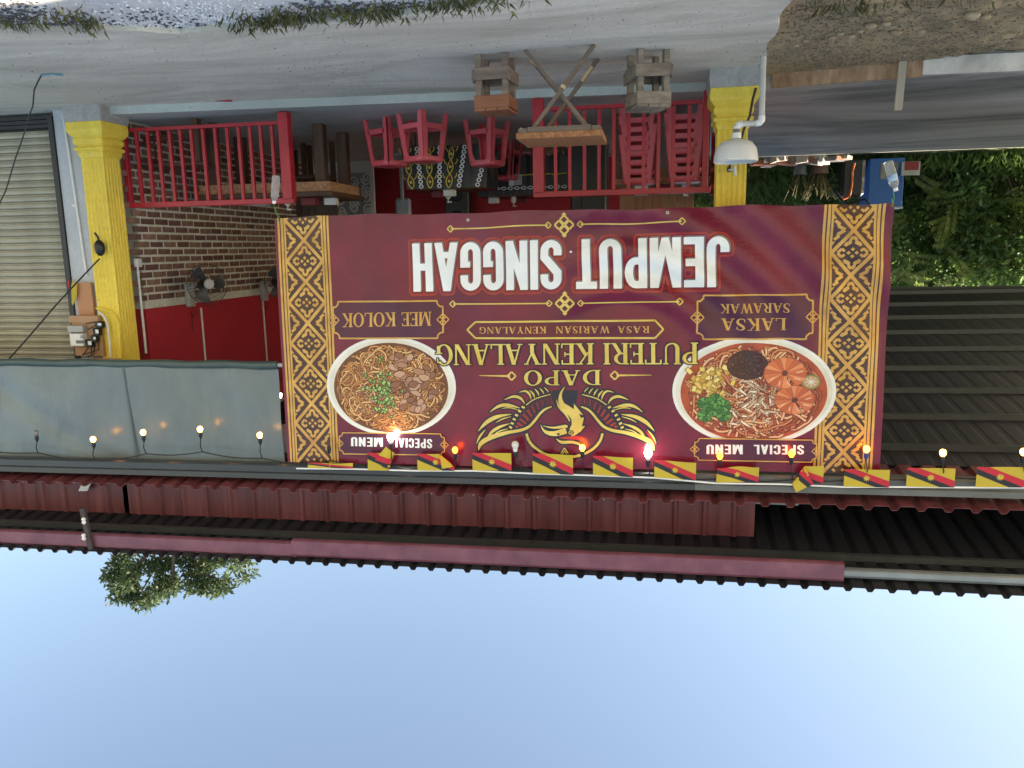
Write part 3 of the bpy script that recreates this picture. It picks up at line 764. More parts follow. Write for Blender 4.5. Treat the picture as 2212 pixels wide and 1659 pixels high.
# ---- songket borders
def songket(side):
    u0, u1 = (.025, .475) if side == 'l' else (BW - .475, BW - .025)
    if side == 'l': u0, u1 = .055, .475
    cxm = (u0 + u1) / 2; hw = (u1 - u0) / 2 - .068
    base = print_part('border_band', [rect(u0, 0, u1, BH)], v_brown, 1, 'gold songket pattern border strip')
    g = [rect(u0, 0, u0 + .018, BH), rect(u0 + .028, 0, u0 + .048, BH), rect(u0 + .054, 0, u0 + .070, BH), rect(u1 - .018, 0, u1, BH), rect(u1 - .048, 0, u1 - .028, BH), rect(u1 - .070, 0, u1 - .054, BH)]
    per = .338; clip = []
    k = 0
    mot = []
    for k in range(-1, 7):
        yc = k * per + .02
        # diamond lattice: left point (cxm-hw, yc) to top (cxm, yc+per/2) and so on
        L, R_, T_, B_ = (cxm - hw, yc), (cxm + hw, yc), (cxm, yc + per / 2), (cxm, yc - per / 2)
        for a, b in ((L, T_), (T_, R_), (R_, B_), (B_, L)):
            if min(a[1], b[1]) > BH or max(a[1], b[1]) < 0: continue
            sgm = seg(a, b, .026)
            if a[1] > BH or b[1] > BH or a[1] < 0 or b[1] < 0:
                t_ = [(x, y) for x, y in sgm]
                # clip to the sheet
                from_y = lambda p, q, y: (p[0] + (q[0] - p[0]) * (y - p[1]) / (q[1] - p[1]), y)
                for lim, keep in ((0, lambda y: y >= 0), (BH, lambda y: y <= BH)):
                    out = []
                    for i in range(len(t_)):
                        p, q = t_[i], t_[(i + 1) % len(t_)]
                        if keep(p[1]): out.append(p)
                        if keep(p[1]) != keep(q[1]): out.append(from_y(p, q, lim))
                    t_ = out
                    if not t_: break
                sgm = t_
            if len(sgm) > 2: g.append(sgm)
        # motif inside a diamond: four-petal flower, four hooked leaves
        def sq(x, y, r): return [(cxm + x, yc + y + r), (cxm + x + r, yc + y), (cxm + x, yc + y - r), (cxm + x - r, yc + y)]
        m = [sq(0, .026, .015), sq(0, -.026, .015), sq(.026, 0, .015), sq(-.026, 0, .015)]
        for sx in (-1, 1):
            m += [seg((cxm + sx * .072, yc + .03), (cxm + sx * .10, yc + .002), .020), seg((cxm + sx * .072, yc - .03), (cxm + sx * .10, yc - .002), .020), seg((cxm + sx * .052, yc + .012), (cxm + sx * .072, yc + .032), .018), seg((cxm + sx * .052, yc - .012), (cxm + sx * .072, yc - .032), .018)]
            for sy in (-1, 1):
                m += [seg((cxm, yc + sy * .118), (cxm + sx * .022, yc + sy * .096), .022), seg((cxm + sx * .022, yc + sy * .096), (cxm + sx * .018, yc + sy * .07), .018), seg((cxm + sx * .018, yc + sy * .078), (cxm + sx * .048, yc + sy * .062), .026), seg((cxm + sx * .040, yc + sy * .075), (cxm + sx * .052, yc + sy * .05), .022)]
        # motif in the side triangles, half a period up
        yt = yc + per / 2
        for sx in (-1, 1):
            X = lambda d: cxm + sx * (hw - d)
            for sy in (-1, 1):
                m += [hull([(X(.0), yt + sy * .085), (X(.0), yt + sy * .118), (X(.022), yt + sy * .085)]), seg((X(.012), yt + sy * .07), (X(.045), yt + sy * .045), .022), seg((X(.045), yt + sy * .052), (X(.03), yt + sy * .03), .018), seg((X(.035), yt + sy * .03), (X(.082), yt + sy * .002), .024)]
        mot += [p for p in m if min(y for _, y in p) > .002 and max(y for _, y in p) < BH - .002]
    print_part('border_lattice', g, v_gold, 2); print_part('border_motif', mot, v_gold, 2.3)
songket('l'); songket('r')

# ---- headline
hl = textpx('JEMPUT', bold, (1575, 510), (1242, 517.5), 619.5, .055) + textpx('SINGGAH', bold, (1213, 518), (890, 526), 625, .055)
print_part('headline_outline', grow(hl, .036, 12), v_red, 1, 'red glowing outline of the white headline letters')
print_part('headline_outline', grow(hl, .022, 10), vinyl('print_dull_red', (.20, .018, .02)), 2)
print_part('headline_shade', grow(shift(hl, -.010, -.010), .001, 4), v_grey, 3)
print_part('headline_lettering', hl, v_white, 4, 'white block lettering JEMPUT SINGGAH')
# ---- ornamental rules
def rule(pl, pr, pc):
    a, b, c = UV(*pl), UV(*pr), UV(*pc); out = []
    for e, s in ((a, 1), (b, -1)):
        e2 = (c[0] - s * .125 if e[0] < c[0] else c[0] + .125, c[1] + (e[1] - c[1]) * .1)
        out += [seg(e, e2, .010)] + diamond(e[0], e[1], .026, .009) + diamond(e2[0], e2[1], .024, .009)
    for dx_, dy_ in ((0, .04), (0, -.04), (.04, 0), (-.04, 0)): out += diamond(c[0] + dx_, c[1] + dy_, .034, .014)
    out += diamond(c[0], c[1] + .078, .02) + diamond(c[0], c[1] - .078, .02)
    return out
print_part('ornament_rule', rule((1473, 478.5), (972, 494), (1218.5, 486)), v_goldy, 2)
print_part('ornament_rule', rule((1468, 651), (977, 657), (1220, 655.5)), v_goldy, 2)
# ---- plates
def plate(pr_, pl_, label, layer=1, notch=.045, corner=True, w=.012, dr=.05, fill=v_plum):
    (u0, v0), (u1, v1) = pr_, pl_
    n = notch
    o = [(u0 + n, v0), (u1 - n, v0), (u1 - n, v0 + n * .5), (u1 - n * .5, v0 + n), (u1, v0 + n), (u1, v1 - n), (u1 - n * .5, v1 - n), (u1 - n, v1 - n * .5), (u1 - n, v1), (u0 + n, v1), (u0 + n, v1 - n * .5), (u0 + n * .5, v1 - n), (u0, v1 - n), (u0, v0 + n), (u0 + n * .5, v0 + n), (u0 + n, v0 + n * .5)]
    print_part('plate', [rect(u0 + n, v0, u1 - n, v1), rect(u0, v0 + n, u1, v1 - n), rect(u0 + n * .5, v0 + n * .5, u1 - n * .5, v1 - n * .5)], fill, layer)
    vm = (v0 + v1) / 2; dd = []
    for x in (u0, u1):
        for a, b in ((0, .5), (0, -.5), (.5, 0), (-.5, 0)): dd += diamond(x + a * dr, vm + b * dr, dr * .48, dr * .17)
    print_part('plate_frame', frame(o, w) + dd, v_gold, layer + 1)
def uvbox(r, l): a, b = UV(*r), UV(*l); return (a[0], min(a[1], b[1])), (b[0], max(a[1], b[1]))
plate(*uvbox((955, 650), (722, 731)), None, 4.)
words('caption_lettering', [textpx('MEE', roman, (932, 673.5), (868, 674.5), 703.5, .04), textpx('KOLOK', roman, (855, 674.5), (739, 677), 704.5, .04)], v_gold, 6, 'gold lettering MEE KOLOK')
plate(*uvbox((1757, 636), (1505, 732)), None, 4.)
words('caption_lettering', [textpx('SARAWAK', roman, (1705, 654.5), (1556, 656.5), 675, .05), textpx('LAKSA', roman, (1698, 687), (1558, 688), 713, .08)], v_gold, 6, 'gold lettering LAKSA SARAWAK')
# hexagonal tagline plate
hx = [UV(*p) for p in ((1433, 711), (1415, 692), (1026, 696), (1008, 713), (1026, 731), (1415, 730))]
print_part('plate', [hx], vinyl('print_deep_red', (.12, .012, .022)), 1); print_part('plate_frame', frame(hx, .013), v_goldy, 2)
words('tagline_lettering', [textpx('RASA', roman, (1403, 704), (1334, 704.5), 719, .12), textpx('WARISAN', roman, (1317, 704.5), (1200, 705.5), 719.5, .12), textpx('KENYALANG', roman, (1180, 705.5), (1034, 707), 720, .10)], v_gold, 3, 'gold lettering RASA WARISAN KENYALANG')
# ---- restaurant name
nm = textpx('PUTERI', roman, (1508, 739.5), (1303, 741), 786, .035) + textpx('KENYALANG', roman, (1283, 741), (940, 744.5), 786.5, .03)
dp = textpx('DAPO', roman, (1298, 798.5), (1132, 800.5), 831, .10)
print_part('name_shadow', grow(nm + dp, .009, 6), v_dark, 11)
print_part('name_lettering', nm + dp, v_goldy, 12, 'large yellow gold lettering DAPO PUTERI KENYALANG')
for a, b in (((1407, 810), (1332, 810.8)), ((1035, 811.5), (1101, 812.5))):
    fl_ = [seg(UV(*a), UV(*b), .004, .016)] + diamond(*UV(*((b[0] - 4 * (1 if b[0] > 1200 else -1)), b[1])), .034, .012)
    print_part('ornament_rule', fl_, v_goldy, 2)
# ---- food bowls
def ell(c, r): return (c, r)
def blob(cx, cy, r, n=9, k=.35):
    a0 = random.random() * 6.28
    return hull([(cx + r * (1 - k * random.random()) * math.cos(a0 + i * 6.283 / n), cy + r * (1 - k * random.random()) * math.sin(a0 + i * 6.283 / n)) for i in range(n)])
def inked(name, groups, mats, z0, z1, inkmat, ink):
    """pieces laid one over another, each with a dark printed edge; heights in millimetres above the sheet"""
    n = len(groups); ps = [[] for _ in mats]; zz = [[] for _ in mats]; ip, iz = [], []
    for k, g_ in enumerate(groups):
        h = (z0 + (z1 - z0) * k / n) * .001; e = (z1 - z0) / n * .0005
        for q in grow(g_, ink, 6): ip.append(q); iz.append(h)
        for q in g_: ps[k % len(mats)].append(q); zz[k % len(mats)].append(h + e)
    print_part(name + '_shading', ip, inkmat, 0, union=False, zs=iz)
    for p_, z_, m_ in zip(ps, zz, mats):
        if p_: print_part(name, p_, m_, 0, union=False, zs=z_)
def noodles(cx, cy, rx, ry, n, w, mats, z0, z1, where=lambda a, b: True, curl=.05, ink=None):
    gs = []
    for i in range(n):
        for _ in range(60):
            a, b = random.uniform(-1, 1), random.uniform(-1, 1)
            if a * a + b * b < .9 and where(a, b): break
        th = random.uniform(0, 6.28); x, y = cx + a * rx, cy + b * ry; pts = []
        bend = random.uniform(-.55, .55)
        for k in range(8):
            pts.append((x, y, w * random.uniform(.85, 1.1))); th += bend + random.uniform(-.45, .45)
            x += curl * .5 * math.cos(th); y += curl * .5 * math.sin(th)
        if any(((px_ - cx) / rx) ** 2 + ((py_ - cy) / ry) ** 2 > .97 for px_, py_, _ in pts): continue
        gs.append(stroke(pts, 1))
    inked('noodles', gs, mats, z0, z1, ink, w * .32)
def bowl(c, rx, ry, irx, iry, dy, base):
    print_part('bowl', disc(c[0], c[1], rx, ry, 56), v_cream, 2.6, 'printed picture of a white bowl seen from above')
    print_part('bowl_lip', arc(c[0], c[1], rx, ry, .026, .026, 0, 360, 56), v_lip, 3.0)
    print_part('bowl_broth', disc(c[0], c[1] + dy, irx, iry, 56), base, 3.4)
random.seed(3)
f1, f2, f3 = vinyl('print_noodle_a', (.56, .24, .075)), vinyl('print_noodle_b', (.38, .145, .045)), vinyl('print_noodle_c', (.74, .42, .17))
mt1, mt2, mt3 = vinyl('print_meat_a', (.40, .20, .12)), vinyl('print_meat_b', (.26, .11, .06)), vinyl('print_meat_c', (.52, .30, .20))
gr1, gr2 = vinyl('print_green_a', (.20, .34, .08)), vinyl('print_green_b', (.33, .50, .16))
c1 = UV(843, 835); bowl(c1, .56, .415, .495, .375, .012, vinyl('print_mee_base', (.13, .045, .018), (.19, .07, .028), 18))
k1_ = vinyl('print_ink_brown', (.085, .028, .013)); k2_ = vinyl('print_ink_red', (.13, .02, .010))
noodles(c1[0], c1[1] + .012, .49, .37, 760, .013, (f2, f1, f3), 3.8, 6.6, curl=.06, ink=k1_)
mg = []
for _ in range(58):
    a, b = -random.uniform(.0, .41), random.uniform(-.27, .26)
    if (a / .42) ** 2 + (b / .32) ** 2 < .82 and not (a > -.1 and b > .05):
        th = random.uniform(-.5, .9); L_ = random.uniform(.05, .10)
        mg.append(stroke([(c1[0] + a - L_ * .5 * math.cos(th), c1[1] + b - L_ * .5 * math.sin(th), random.uniform(.015, .03)), (c1[0] + a, c1[1] + b + random.uniform(-.01, .01), random.uniform(.04, .06)), (c1[0] + a + L_ * .5 * math.cos(th), c1[1] + b + L_ * .5 * math.sin(th), random.uniform(.012, .03))], 2))
inked('meat_slices', mg, (mt1, mt3, mt2), 6.9, 8.6, k1_, .005)
inked('minced_meat', [[blob(c1[0] + random.gauss(.10, .09), c1[1] + random.gauss(.10, .07), random.uniform(.008, .016), 6)] for _ in range(60)], (mt3, mt1), 6.9, 8.2, k1_, .004)
inked('spring_onion', [[seg((x, y), (x + random.uniform(-.025, .025), y + random.uniform(.012, .032)), random.uniform(.014, .022))] for x, y in [(c1[0] + .06 + random.gauss(0, .06), c1[1] + .02 + random.gauss(0, .10)) for _ in range(62)]], (gr1, gr2), 8.8, 10.2, vinyl('print_ink_green', (.035, .05, .012)), .005)
# second bowl
c2 = UV(1626, 845); r2x, r2y = .60, .43
bowl(c2, r2x, r2y, .538, .39, .010, vinyl('print_laksa_base', (.34, .05, .016), (.48, .09, .03), 10))
n1, n2, n3 = vinyl('print_laksa_noodle_a', (.58, .20, .08)), vinyl('print_laksa_noodle_b', (.36, .08, .03)), vinyl('print_laksa_noodle_c', (.76, .42, .22))
noodles(c2[0], c2[1] + .010, .53, .385, 560, .0155, (n2, n1, n3), 3.8, 6.4, lambda a, b: b > .35 or b < -.4 or random.random() < .3, .075, k2_)
def food(px, py): return cropD(px, py)
ch_ = food(1200, 520)
sh = []
for _ in range(70):
    a, b = random.gauss(0, .08), random.gauss(0, .095); t1, t2 = random.uniform(-.055, .055), random.uniform(-.055, .055)
    sh.append(stroke([(ch_[0] + a, ch_[1] + b, .008), (ch_[0] + a + t1, ch_[1] + b + t2, .016), (ch_[0] + a + t1 * 1.7 + random.uniform(-.02, .02), ch_[1] + b + t2 * 1.7, .004)], 2))
inked('chicken_shreds', sh, (vinyl('print_chicken', (.62, .44, .30)), vinyl('print_chicken_b', (.80, .66, .50)), vinyl('print_chicken_c', (.44, .27, .16))), 6.5, 8.4, vinyl('print_ink_tan', (.14, .07, .035)), .004)
eg = food(945, 385)
inked('omelette_strips', [[seg((x, y), (x + random.uniform(-.05, .05), y + random.uniform(-.05, .05)), random.uniform(.022, .034))] for x, y in [(eg[0] + random.gauss(0, .065), eg[1] + random.gauss(0, .06)) for _ in range(66)]], (vinyl('print_egg_a', (.72, .50, .12)), vinyl('print_egg_b', (.56, .34, .06)), vinyl('print_egg_c', (.82, .64, .24))), 6.5, 8.4, vinyl('print_ink_ochre', (.26, .13, .02)), .005)
sb_ = food(1172, 295); print_part('sambal', disc(sb_[0], sb_[1], .152, .115, 30), vinyl('print_sambal', (.04, .013, .010), (.075, .022, .016), 30), 8.6)
inked('sambal_flakes', [[blob(sb_[0] + .135 * r_ * math.cos(a), sb_[1] + .10 * r_ * math.sin(a), random.uniform(.008, .018), 6, .5)] for r_, a in [(random.random() ** .5, random.uniform(0, 6.28)) for _ in range(90)]], (vinyl('print_sambal_b', (.13, .035, .022)), vinyl('print_sambal_c', (.085, .026, .018))), 8.8, 9.8, vinyl('print_sambal_d', (.03, .010, .008)), .004)
pw = (vinyl('print_prawn', (.60, .15, .055)), vinyl('print_prawn_b', (.70, .24, .10)), vinyl('print_prawn_c', (.50, .11, .04)))
for px, py, rr in ((1405, 345, .150), (1465, 510, .140)):
    pc_ = food(px, py); gs = []
    for k in range(17):                    # overlapping curled shell segments
        a = 2.2 + k * .345; b = a + .52
        gs.append([hull([(pc_[0] + .018 * math.cos(a), pc_[1] + .015 * math.sin(a)), (pc_[0] + rr * math.cos(a), pc_[1] + rr * .78 * math.sin(a)), (pc_[0] + rr * 1.02 * math.cos((a + b) / 2), pc_[1] + rr * .80 * math.sin((a + b) / 2)), (pc_[0] + rr * .97 * math.cos(b), pc_[1] + rr * .76 * math.sin(b))])])
    inked('prawn', gs, pw, 8.8, 9.8, vinyl('print_prawn_dark', (.36, .075, .028)), .004)
    print_part('prawn_glint', [seg((pc_[0] + rr * .55 * math.cos(a), pc_[1] + rr * .43 * math.sin(a)), (pc_[0] + rr * .85 * math.cos(a + .12), pc_[1] + rr * .66 * math.sin(a + .12)), .007, .011) for a in (.5, 1.15, 1.75, 2.5, 3.2)], vinyl('print_prawn_light', (.80, .44, .28)), 10.2, union=False, jitter=True)
    print_part('prawn_shadow', [blob(pc_[0], pc_[1], .026)], vinyl('print_prawn_core', (.12, .03, .02)), 10.2)
lm = food(1567, 398); print_part('lime', disc(lm[0], lm[1], .068, .058, 24), vinyl('print_lime_rind', (.20, .22, .06)), 8.8); print_part('lime_flesh', disc(lm[0], lm[1], .056, .047, 24), vinyl('print_lime', (.50, .30, .14)), 9.6)
print_part('lime_spokes', [seg(lm, (lm[0] + .05 * math.cos(a), lm[1] + .042 * math.sin(a)), .010, .003) for a in (0, .8, 1.6, 2.4, 3.2, 4.0, 4.8, 5.6)], v_cream, 10.4)
co_ = food(965, 570); lv = []
for ax, ay in ((-.075, .045), (.065, .05), (.07, -.045), (-.01, -.075), (-.07, -.03), (0, 0)):
    for k in range(7):
        a = k * .9 + ax * 9; lv.append([seg((co_[0] + ax, co_[1] + ay), (co_[0] + ax + .055 * math.cos(a), co_[1] + ay + .05 * math.sin(a)), .010, .032)])
inked('coriander', lv, (vinyl('print_coriander', (.07, .22, .04)), vinyl('print_coriander_light', (.12, .31, .07)), vinyl('print_coriander_deep', (.045, .15, .03))), 8.8, 10., vinyl('print_ink_leaf', (.012, .05, .01)), .004)
# ---- special menu plates over the bowls
pa, pb = cropC(1278, 905), cropC(582, 778)
plate(uvbox((960, 937), (736, 979))[0], uvbox((960, 937), (736, 979))[1], None, 11.0, .03, w=.008, dr=.035)
words('caption_lettering', [textpx('SPECIAL', bold, (934, 948), (850, 945.5), 968, .10), textpx('MENU', bold, (828, 945), (760, 943), 964.5, .10)], v_white, 12.5, 'white lettering SPECIAL MENU over the noodle bowl without prawns')
plate(*uvbox((1764, 950), (1500, 993)), None, 11.0, .03, w=.008, dr=.035)
words('caption_lettering', [textpx('SPECIAL', bold, (1736, 960.5), (1628, 960), 981, .10), textpx('MENU', bold, (1604, 960), (1526, 959.5), 980.5, .10)], v_white, 12.5, 'white lettering SPECIAL MENU over the prawn noodle bowl')

# ---- hornbill emblem (traced in one enlarged view of the photograph)
def toB(polys): return [[cropE(*p) for p in q] for q in polys]
def mir(polys): return [[(2114 - x, y) for x, y in p] for p in polys]
W = []
for s_ in ([(208, 672, 6), (235, 600, 40), (330, 545, 44), (480, 500, 34), (600, 480, 28), (690, 445, 26), (750, 385, 24), (800, 320, 22), (850, 275, 20), (915, 248, 10)],
           [(188, 605, 3), (222, 535, 20), (275, 470, 4)], [(278, 592, 3), (330, 500, 26), (410, 445, 26), (510, 412, 4)],
           [(203, 487, 3), (285, 400, 36), (390, 345, 34), (525, 322, 5)], [(315, 302, 3), (405, 243, 28), (500, 235, 30), (608, 262, 4)],
           [(455, 182, 3), (545, 150, 24), (615, 168, 24), (655, 222, 4)], [(597, 110, 3), (660, 98, 18), (700, 130, 20), (716, 182, 4)],
           [(700, 90, 4), (735, 125, 16), (750, 165, 4)], [(750, 76, 4), (778, 110, 14), (792, 142, 4)], [(797, 70, 4), (822, 95, 12), (840, 126, 4)], [(840, 62, 4), (866, 85, 10), (885, 110, 4)],
           [(335, 536, 3), (410, 485, 12), (490, 464, 4)], [(375, 402, 3), (440, 368, 12), (522, 345, 4)], [(432, 268, 3), (505, 258, 12), (592, 280, 4)],
           [(668, 232, 9), (760, 172, 10), (905, 130, 8)]): W += stroke(s_)
for x, y in ((640, 255), (605, 292), (575, 332), (552, 372), (533, 412), (517, 450)): W.append(seg((x - 14, y - 8), (x + 14, y + 6), 20))
scal = []
for k in range(9):
    for j in range(4):
        t_ = (k + .5) / 9; o_ = smoothline([(560, 448), (600, 375), (680, 275), (780, 195), (900, 158)], 9); i_ = smoothline([(575, 452), (660, 420), (720, 345), (800, 268), (898, 210)], 9)
        a = o_[int(t_ * (len(o_) - 1))]; b = i_[int(t_ * (len(i_) - 1))]; w_ = (j + .5) / 4
        x, y = a[0] + (b[0] - a[0]) * w_, a[1] + (b[1] - a[1]) * w_; rr = 17 * (.5 + math.sin(math.pi * min(t_ + .15, 1)) * .5)
        scal.append(seg((x - rr * .6, y + rr * .5), (x + rr * .6, y - rr * .5), rr * .95))
ring = []
for k in range(20):
    a, b = math.radians(4 + k * 8.6), math.radians(4 + (k + 1) * 8.6)
    ring.append(seg((1040 + 368 * math.cos(a), 490 + 250 * math.sin(a)), (1040 + 368 * math.cos(b), 490 + 250 * math.sin(b)), 24))
head = stroke([(1040, 55, 4), (1000, 135, 26), (1012, 225, 52), (1080, 285, 74), (1145, 350, 92), (1158, 430, 100), (1130, 480, 92), (1095, 515, 50)]) + stroke([(962, 180, 3), (985, 250, 16), (1050, 320, 22), (1090, 390, 10)])
head += [[(1130, 290), (1160, 285), (1200, 370)], [(1170, 360), (1228, 352), (1210, 430)], [(1180, 440), (1240, 435), (1185, 500)], [(1130, 300), (1130, 220), (1220, 330)]]
head += stroke([(806, 424, 3), (850, 488, 26), (945, 510, 50), (1055, 480, 56)]) + stroke([(830, 434, 3), (935, 452, 18), (1045, 440, 30), (1070, 445, 6)])
beakl = stroke([(958, 560, 4), (1010, 592, 26), (1110, 590, 26), (1180, 612, 22), (1212, 645, 8)])
beakr = stroke([(990, 552, 4), (1080, 550, 26), (1170, 550, 40), (1230, 575, 34), (1245, 615, 8)])
tri = [seg((1005, 700), (1040, 645), 9), seg((1040, 645), (1075, 700), 9), seg((1020, 705), (1040, 675), 8), seg((1040, 675), (1060, 705), 8)]
gold = toB(W + mir(W) + ring + head + beakl + tri)
dk = grow(gold, .014, 6) + [hull(toB([[(920, 90), (1170, 90), (1150, 250), (1050, 300), (960, 260), (915, 180)]])[0])] + grow(toB(scal + mir(scal)), .012, 5)
print_part('emblem_shadow', dk, v_dark, 1.4, 'dark backing of the printed hornbill emblem')
print_part('emblem_hornbill', gold, v_goldy, 2.6, 'gold hornbill emblem with spread wings')
redp = toB(scal + mir(scal)); print_part('emblem_scales', redp, v_red, 2.6)['kind'] = 'stuff'
v_br = vinyl('print_bright_red', (.50, .03, .03))
print_part('emblem_beak', toB(beakr), v_br, 3.7); print_part('emblem_wing_tip', toB([[(1820, 478), (1880, 530), (1900, 600), (1850, 530)], [(1880, 530), (1932, 632), (1900, 600)]]), v_br, 3.7)
print_part('emblem_eye', toB(disc(1100, 498, 30, 24, 18)), v_dark, 3.7); print_part('emblem_eye', toB(arc(1100, 498, 21, 18, 7, 6, 0, 330, 14) + disc(1104, 500, 6, 6, 10)), v_goldy, 4.8)
print_part('emblem_nostril', toB(disc(980, 515, 14, 10, 12)), v_dark, 3.7)
# ---- eyelets along the hem, torn tape bits
m_eye = M('eyelet_metal', (.5, .5, .45), .35, metal=.8)
for x, y in ((1011, 474), (1442, 460)):
    p = B3(*UV(x, y), .004); MB().lathe([(.006, 0), (.011, 0), (.012, .003), (.007, .004)], p, 12, (0, -1, 0), cap=False).build('eyelet', m_eye, bnr, True)
for x, y, w_ in ((1233, 544, .026), (1390, 531, .02), (1388, 572, .02)):
    a = UV(x, y); print_part('tape_scrap', [blob(a[0], a[1], w_ / 2, 6)], v_white, 5)

# ================================================================ TARPAULIN BLIND
m_tarp = M('tarpaulin', (.11, .145, .155), .26, var=.14, scale=1.3, bump=.55, bscale=3.5, c2=(.16, .20, .21), stretch=(1, 1, .5))
t = thing('rolled_blind', 'grey green tarpaulin blind hanging over the shop front, rolled at its lower edge', 'blind', (4.6, 6.12, 2.3))
zb = 2.33; TX0 = PY(606, 880, 6.1).x
def tarp(a, b):
    x = TX0 + (9 - TX0) * a; z = zb + (3.205 + ztilt(x) - zb) * b
    y = 6.105 + .012 * math.sin(x * 2.3) * (1 - b) + .006 * math.sin(x * 5 + z * 3) + .035 * (b - 1) * b + .006 * math.sin((x * .8 + z) * 9) * max(0, math.sin(x * 1.7 + z)) + .02 * math.exp(-((x - 5.7) * .6 + (z - 2.75)) ** 2 * 70)
    return (x, y, z + .004 * math.sin(x * 9) * (1 - b))
MB().grid(tarp, 120, 24).build('sheet', m_tarp, t, True)
rp_ = [(TX0 + (9 - TX0) * i / 60, 6.11, zb - .02 + .004 * math.sin(i * .9)) for i in range(61)]
MB().tube(rp_, [.036 + .003 * math.sin(i * 1.3) for i in range(61)], 14).build('rolled_edge', M('tarpaulin_roll', (.045, .075, .072), .35, var=.2), t, True)
MB().tube([(TX0 - .1, 6.11, zb - .02), (TX0 + .1, 6.11, zb - .02)], .018, 10).build('pipe', M('grey_pipe', (.45, .46, .46), .4), t, True)
sx = PY(500 * .2976 + 120, 900, 6.09).x
MB().bar((PY(267, 800, 6.085).x, 6.085, zb + .02), (PY(295, 985, 6.085).x, 6.085, 3.17), .004, .02, (1, 0, 0)).build('seam', M('tarpaulin_seam', (.06, .085, .09), .35), t)
m_lamp = emit('white_lamp', (1, .97, .9), 2)
pl_ = PY(606, 853, 6.6); b = MB(); b.lathe([(.0, -.02), (.012, -.016), (.018, 0), (.012, .014), (.008, .03)], pl_, 12); solo('ceiling_lamp', b, m_lamp, 'small white lamp glowing in the gap between blind and banner', 'lamp', smooth=True)

# ================================================================ BUNTING FLAGS
m_fy = M('flag_yellow', (.50, .38, .04), .75, var=.06); m_fk = M('flag_black', (.018, .02, .03), .75, var=.1); m_fr = M('flag_red', (.50, .02, .04), .75, var=.06)
m_star = M('flag_star', (.66, .52, .06), .75, var=.06)
FGRP = 'yellow black and red flags on the bunting line'
def flag(pxl, pxr, ytop, ybot, label, fold=None, wave=.004, tilt=0.):
    """pxl/pxr photo x of left and right edge, ytop = photo y of free edge, ybot = y on the line"""
    Y = 5.955
    A = PY(pxr, ybot[1], Y); B = PY(pxl, ybot[0], Y)            # upright top left, top right
    C = PY(pxr, ytop[1], Y)
    w = (B - A).length; h = abs(A.z - C.z); ux = (B - A).normalized(); uz = Vector((0, 0, -1))
    t = thing('bunting_flag', label, 'flag', (A + B) / 2 + uz * h, FGRP)
    star = []
    for k in range(18):
        a = math.pi / 2 + k * math.pi / 9; r = .20 * h if k % 2 == 0 else .09 * h
        star.append((w / 2 + r * math.cos(a), h / 2 + r * math.sin(a)))
    shapes = [('cloth', [(0, 0), (w, 0), (w, h), (0, h)], m_fy, 0.), ('black_stripe', [(w, .08 * h), (w, .36 * h), (.30 * w, h), (0, h)], m_fk, .0012), ('red_stripe', [(w, 0), (w, .08 * h), (0, h), (0, .65 * h), (.745 * w, 0)], m_fr, .0012), ('star', star, m_star, .0026)]
    par = t
    for nm_, po, mt_, lf in shapes:
        for sgn in ((1, -1) if nm_ != 'cloth' else (1,)):
            if sgn < 0 and not fold: continue
            bm = bmesh.new()
            if nm_ == 'star':
                cv = bm.verts.new((w / 2, h / 2, 0)); rv = [bm.verts.new((x, y, 0)) for x, y in po]
                for k in range(18): bm.faces.new((cv, rv[k], rv[(k + 1) % 18]))
            else:
                bm.faces.new([bm.verts.new((x, y, 0)) for x, y in po]); bmesh.ops.triangulate(bm, faces=bm.faces[:])
            for k in range(1, 12):
                bmesh.ops.bisect_plane(bm, geom=bm.verts[:] + bm.edges[:] + bm.faces[:], plane_co=(w * k / 12, 0, 0), plane_no=(1, 0, 0))
            for k in range(1, 6):
                bmesh.ops.bisect_plane(bm, geom=bm.verts[:] + bm.edges[:] + bm.faces[:], plane_co=(0, h * k / 6, 0), plane_no=(0, 1, 0))
            if fold:
                fo, fn = Vector((fold[0][0] * w, fold[0][1] * h, 0)), Vector((fold[1][0], fold[1][1], 0)).normalized()
                bmesh.ops.bisect_plane(bm, geom=bm.verts[:] + bm.edges[:] + bm.faces[:], plane_co=fo, plane_no=fn)
            for v in bm.verts:
                x, y = v.co.x, v.co.y; l_ = lf * sgn; zz = l_
                if fold:
                    d = (Vector((x, y, 0)) - fo).dot(fn)
                    if d > 1e-6:
                        q = Vector((x, y, 0)) - 2 * d * fn; x, y = q.x, q.y; zz = .006 + .25 * min(d, .05) - l_
                zz += wave * math.sin(x / w * 7 + pxl) * (1 - y / h) + tilt * (1 - y / h)
                p = A + ux * x + uz * (h - y); v.co = (p.x, p.y - zz, p.z)
                v.co -= t.location
            me = bpy.data.meshes.new(nm_); bm.to_mesh(me); bm.free(); me.materials.append(mt_)
            for p_ in me.polygons: p_.use_smooth = True
            o = bpy.data.objects.new(nm_, me); col.objects.link(o); o.parent = t
    return t
flag(665, 762, (1001, 1001), (1011, 1012), 'flag squashed flat against the line, end of the row by the blind', None, .012)
flag(795, 876, (978, 979), (1016, 1017), 'flag folded over beside the bright white bulb near the noodle bowl', ((.35, .45), (-.9, .35)))
flag(902, 982, (980, 981), (1016, 1017), 'flag with its corner folded up in front of the noodle bowl caption', ((.2, .35), (-.55, -.65)))
flag(1021, 1105, (975, 979), (1016, 1017), 'flat flag between the orange bulb and the unlit white bulb')
flag(1151, 1238, (977, 983), (1022, 1026), 'flat flag below the hornbill emblem beside the unlit white bulb')
flag(1281, 1367, (983, 989), (1026, 1031), 'flat flag below the hornbill ring, between two lit bulbs')
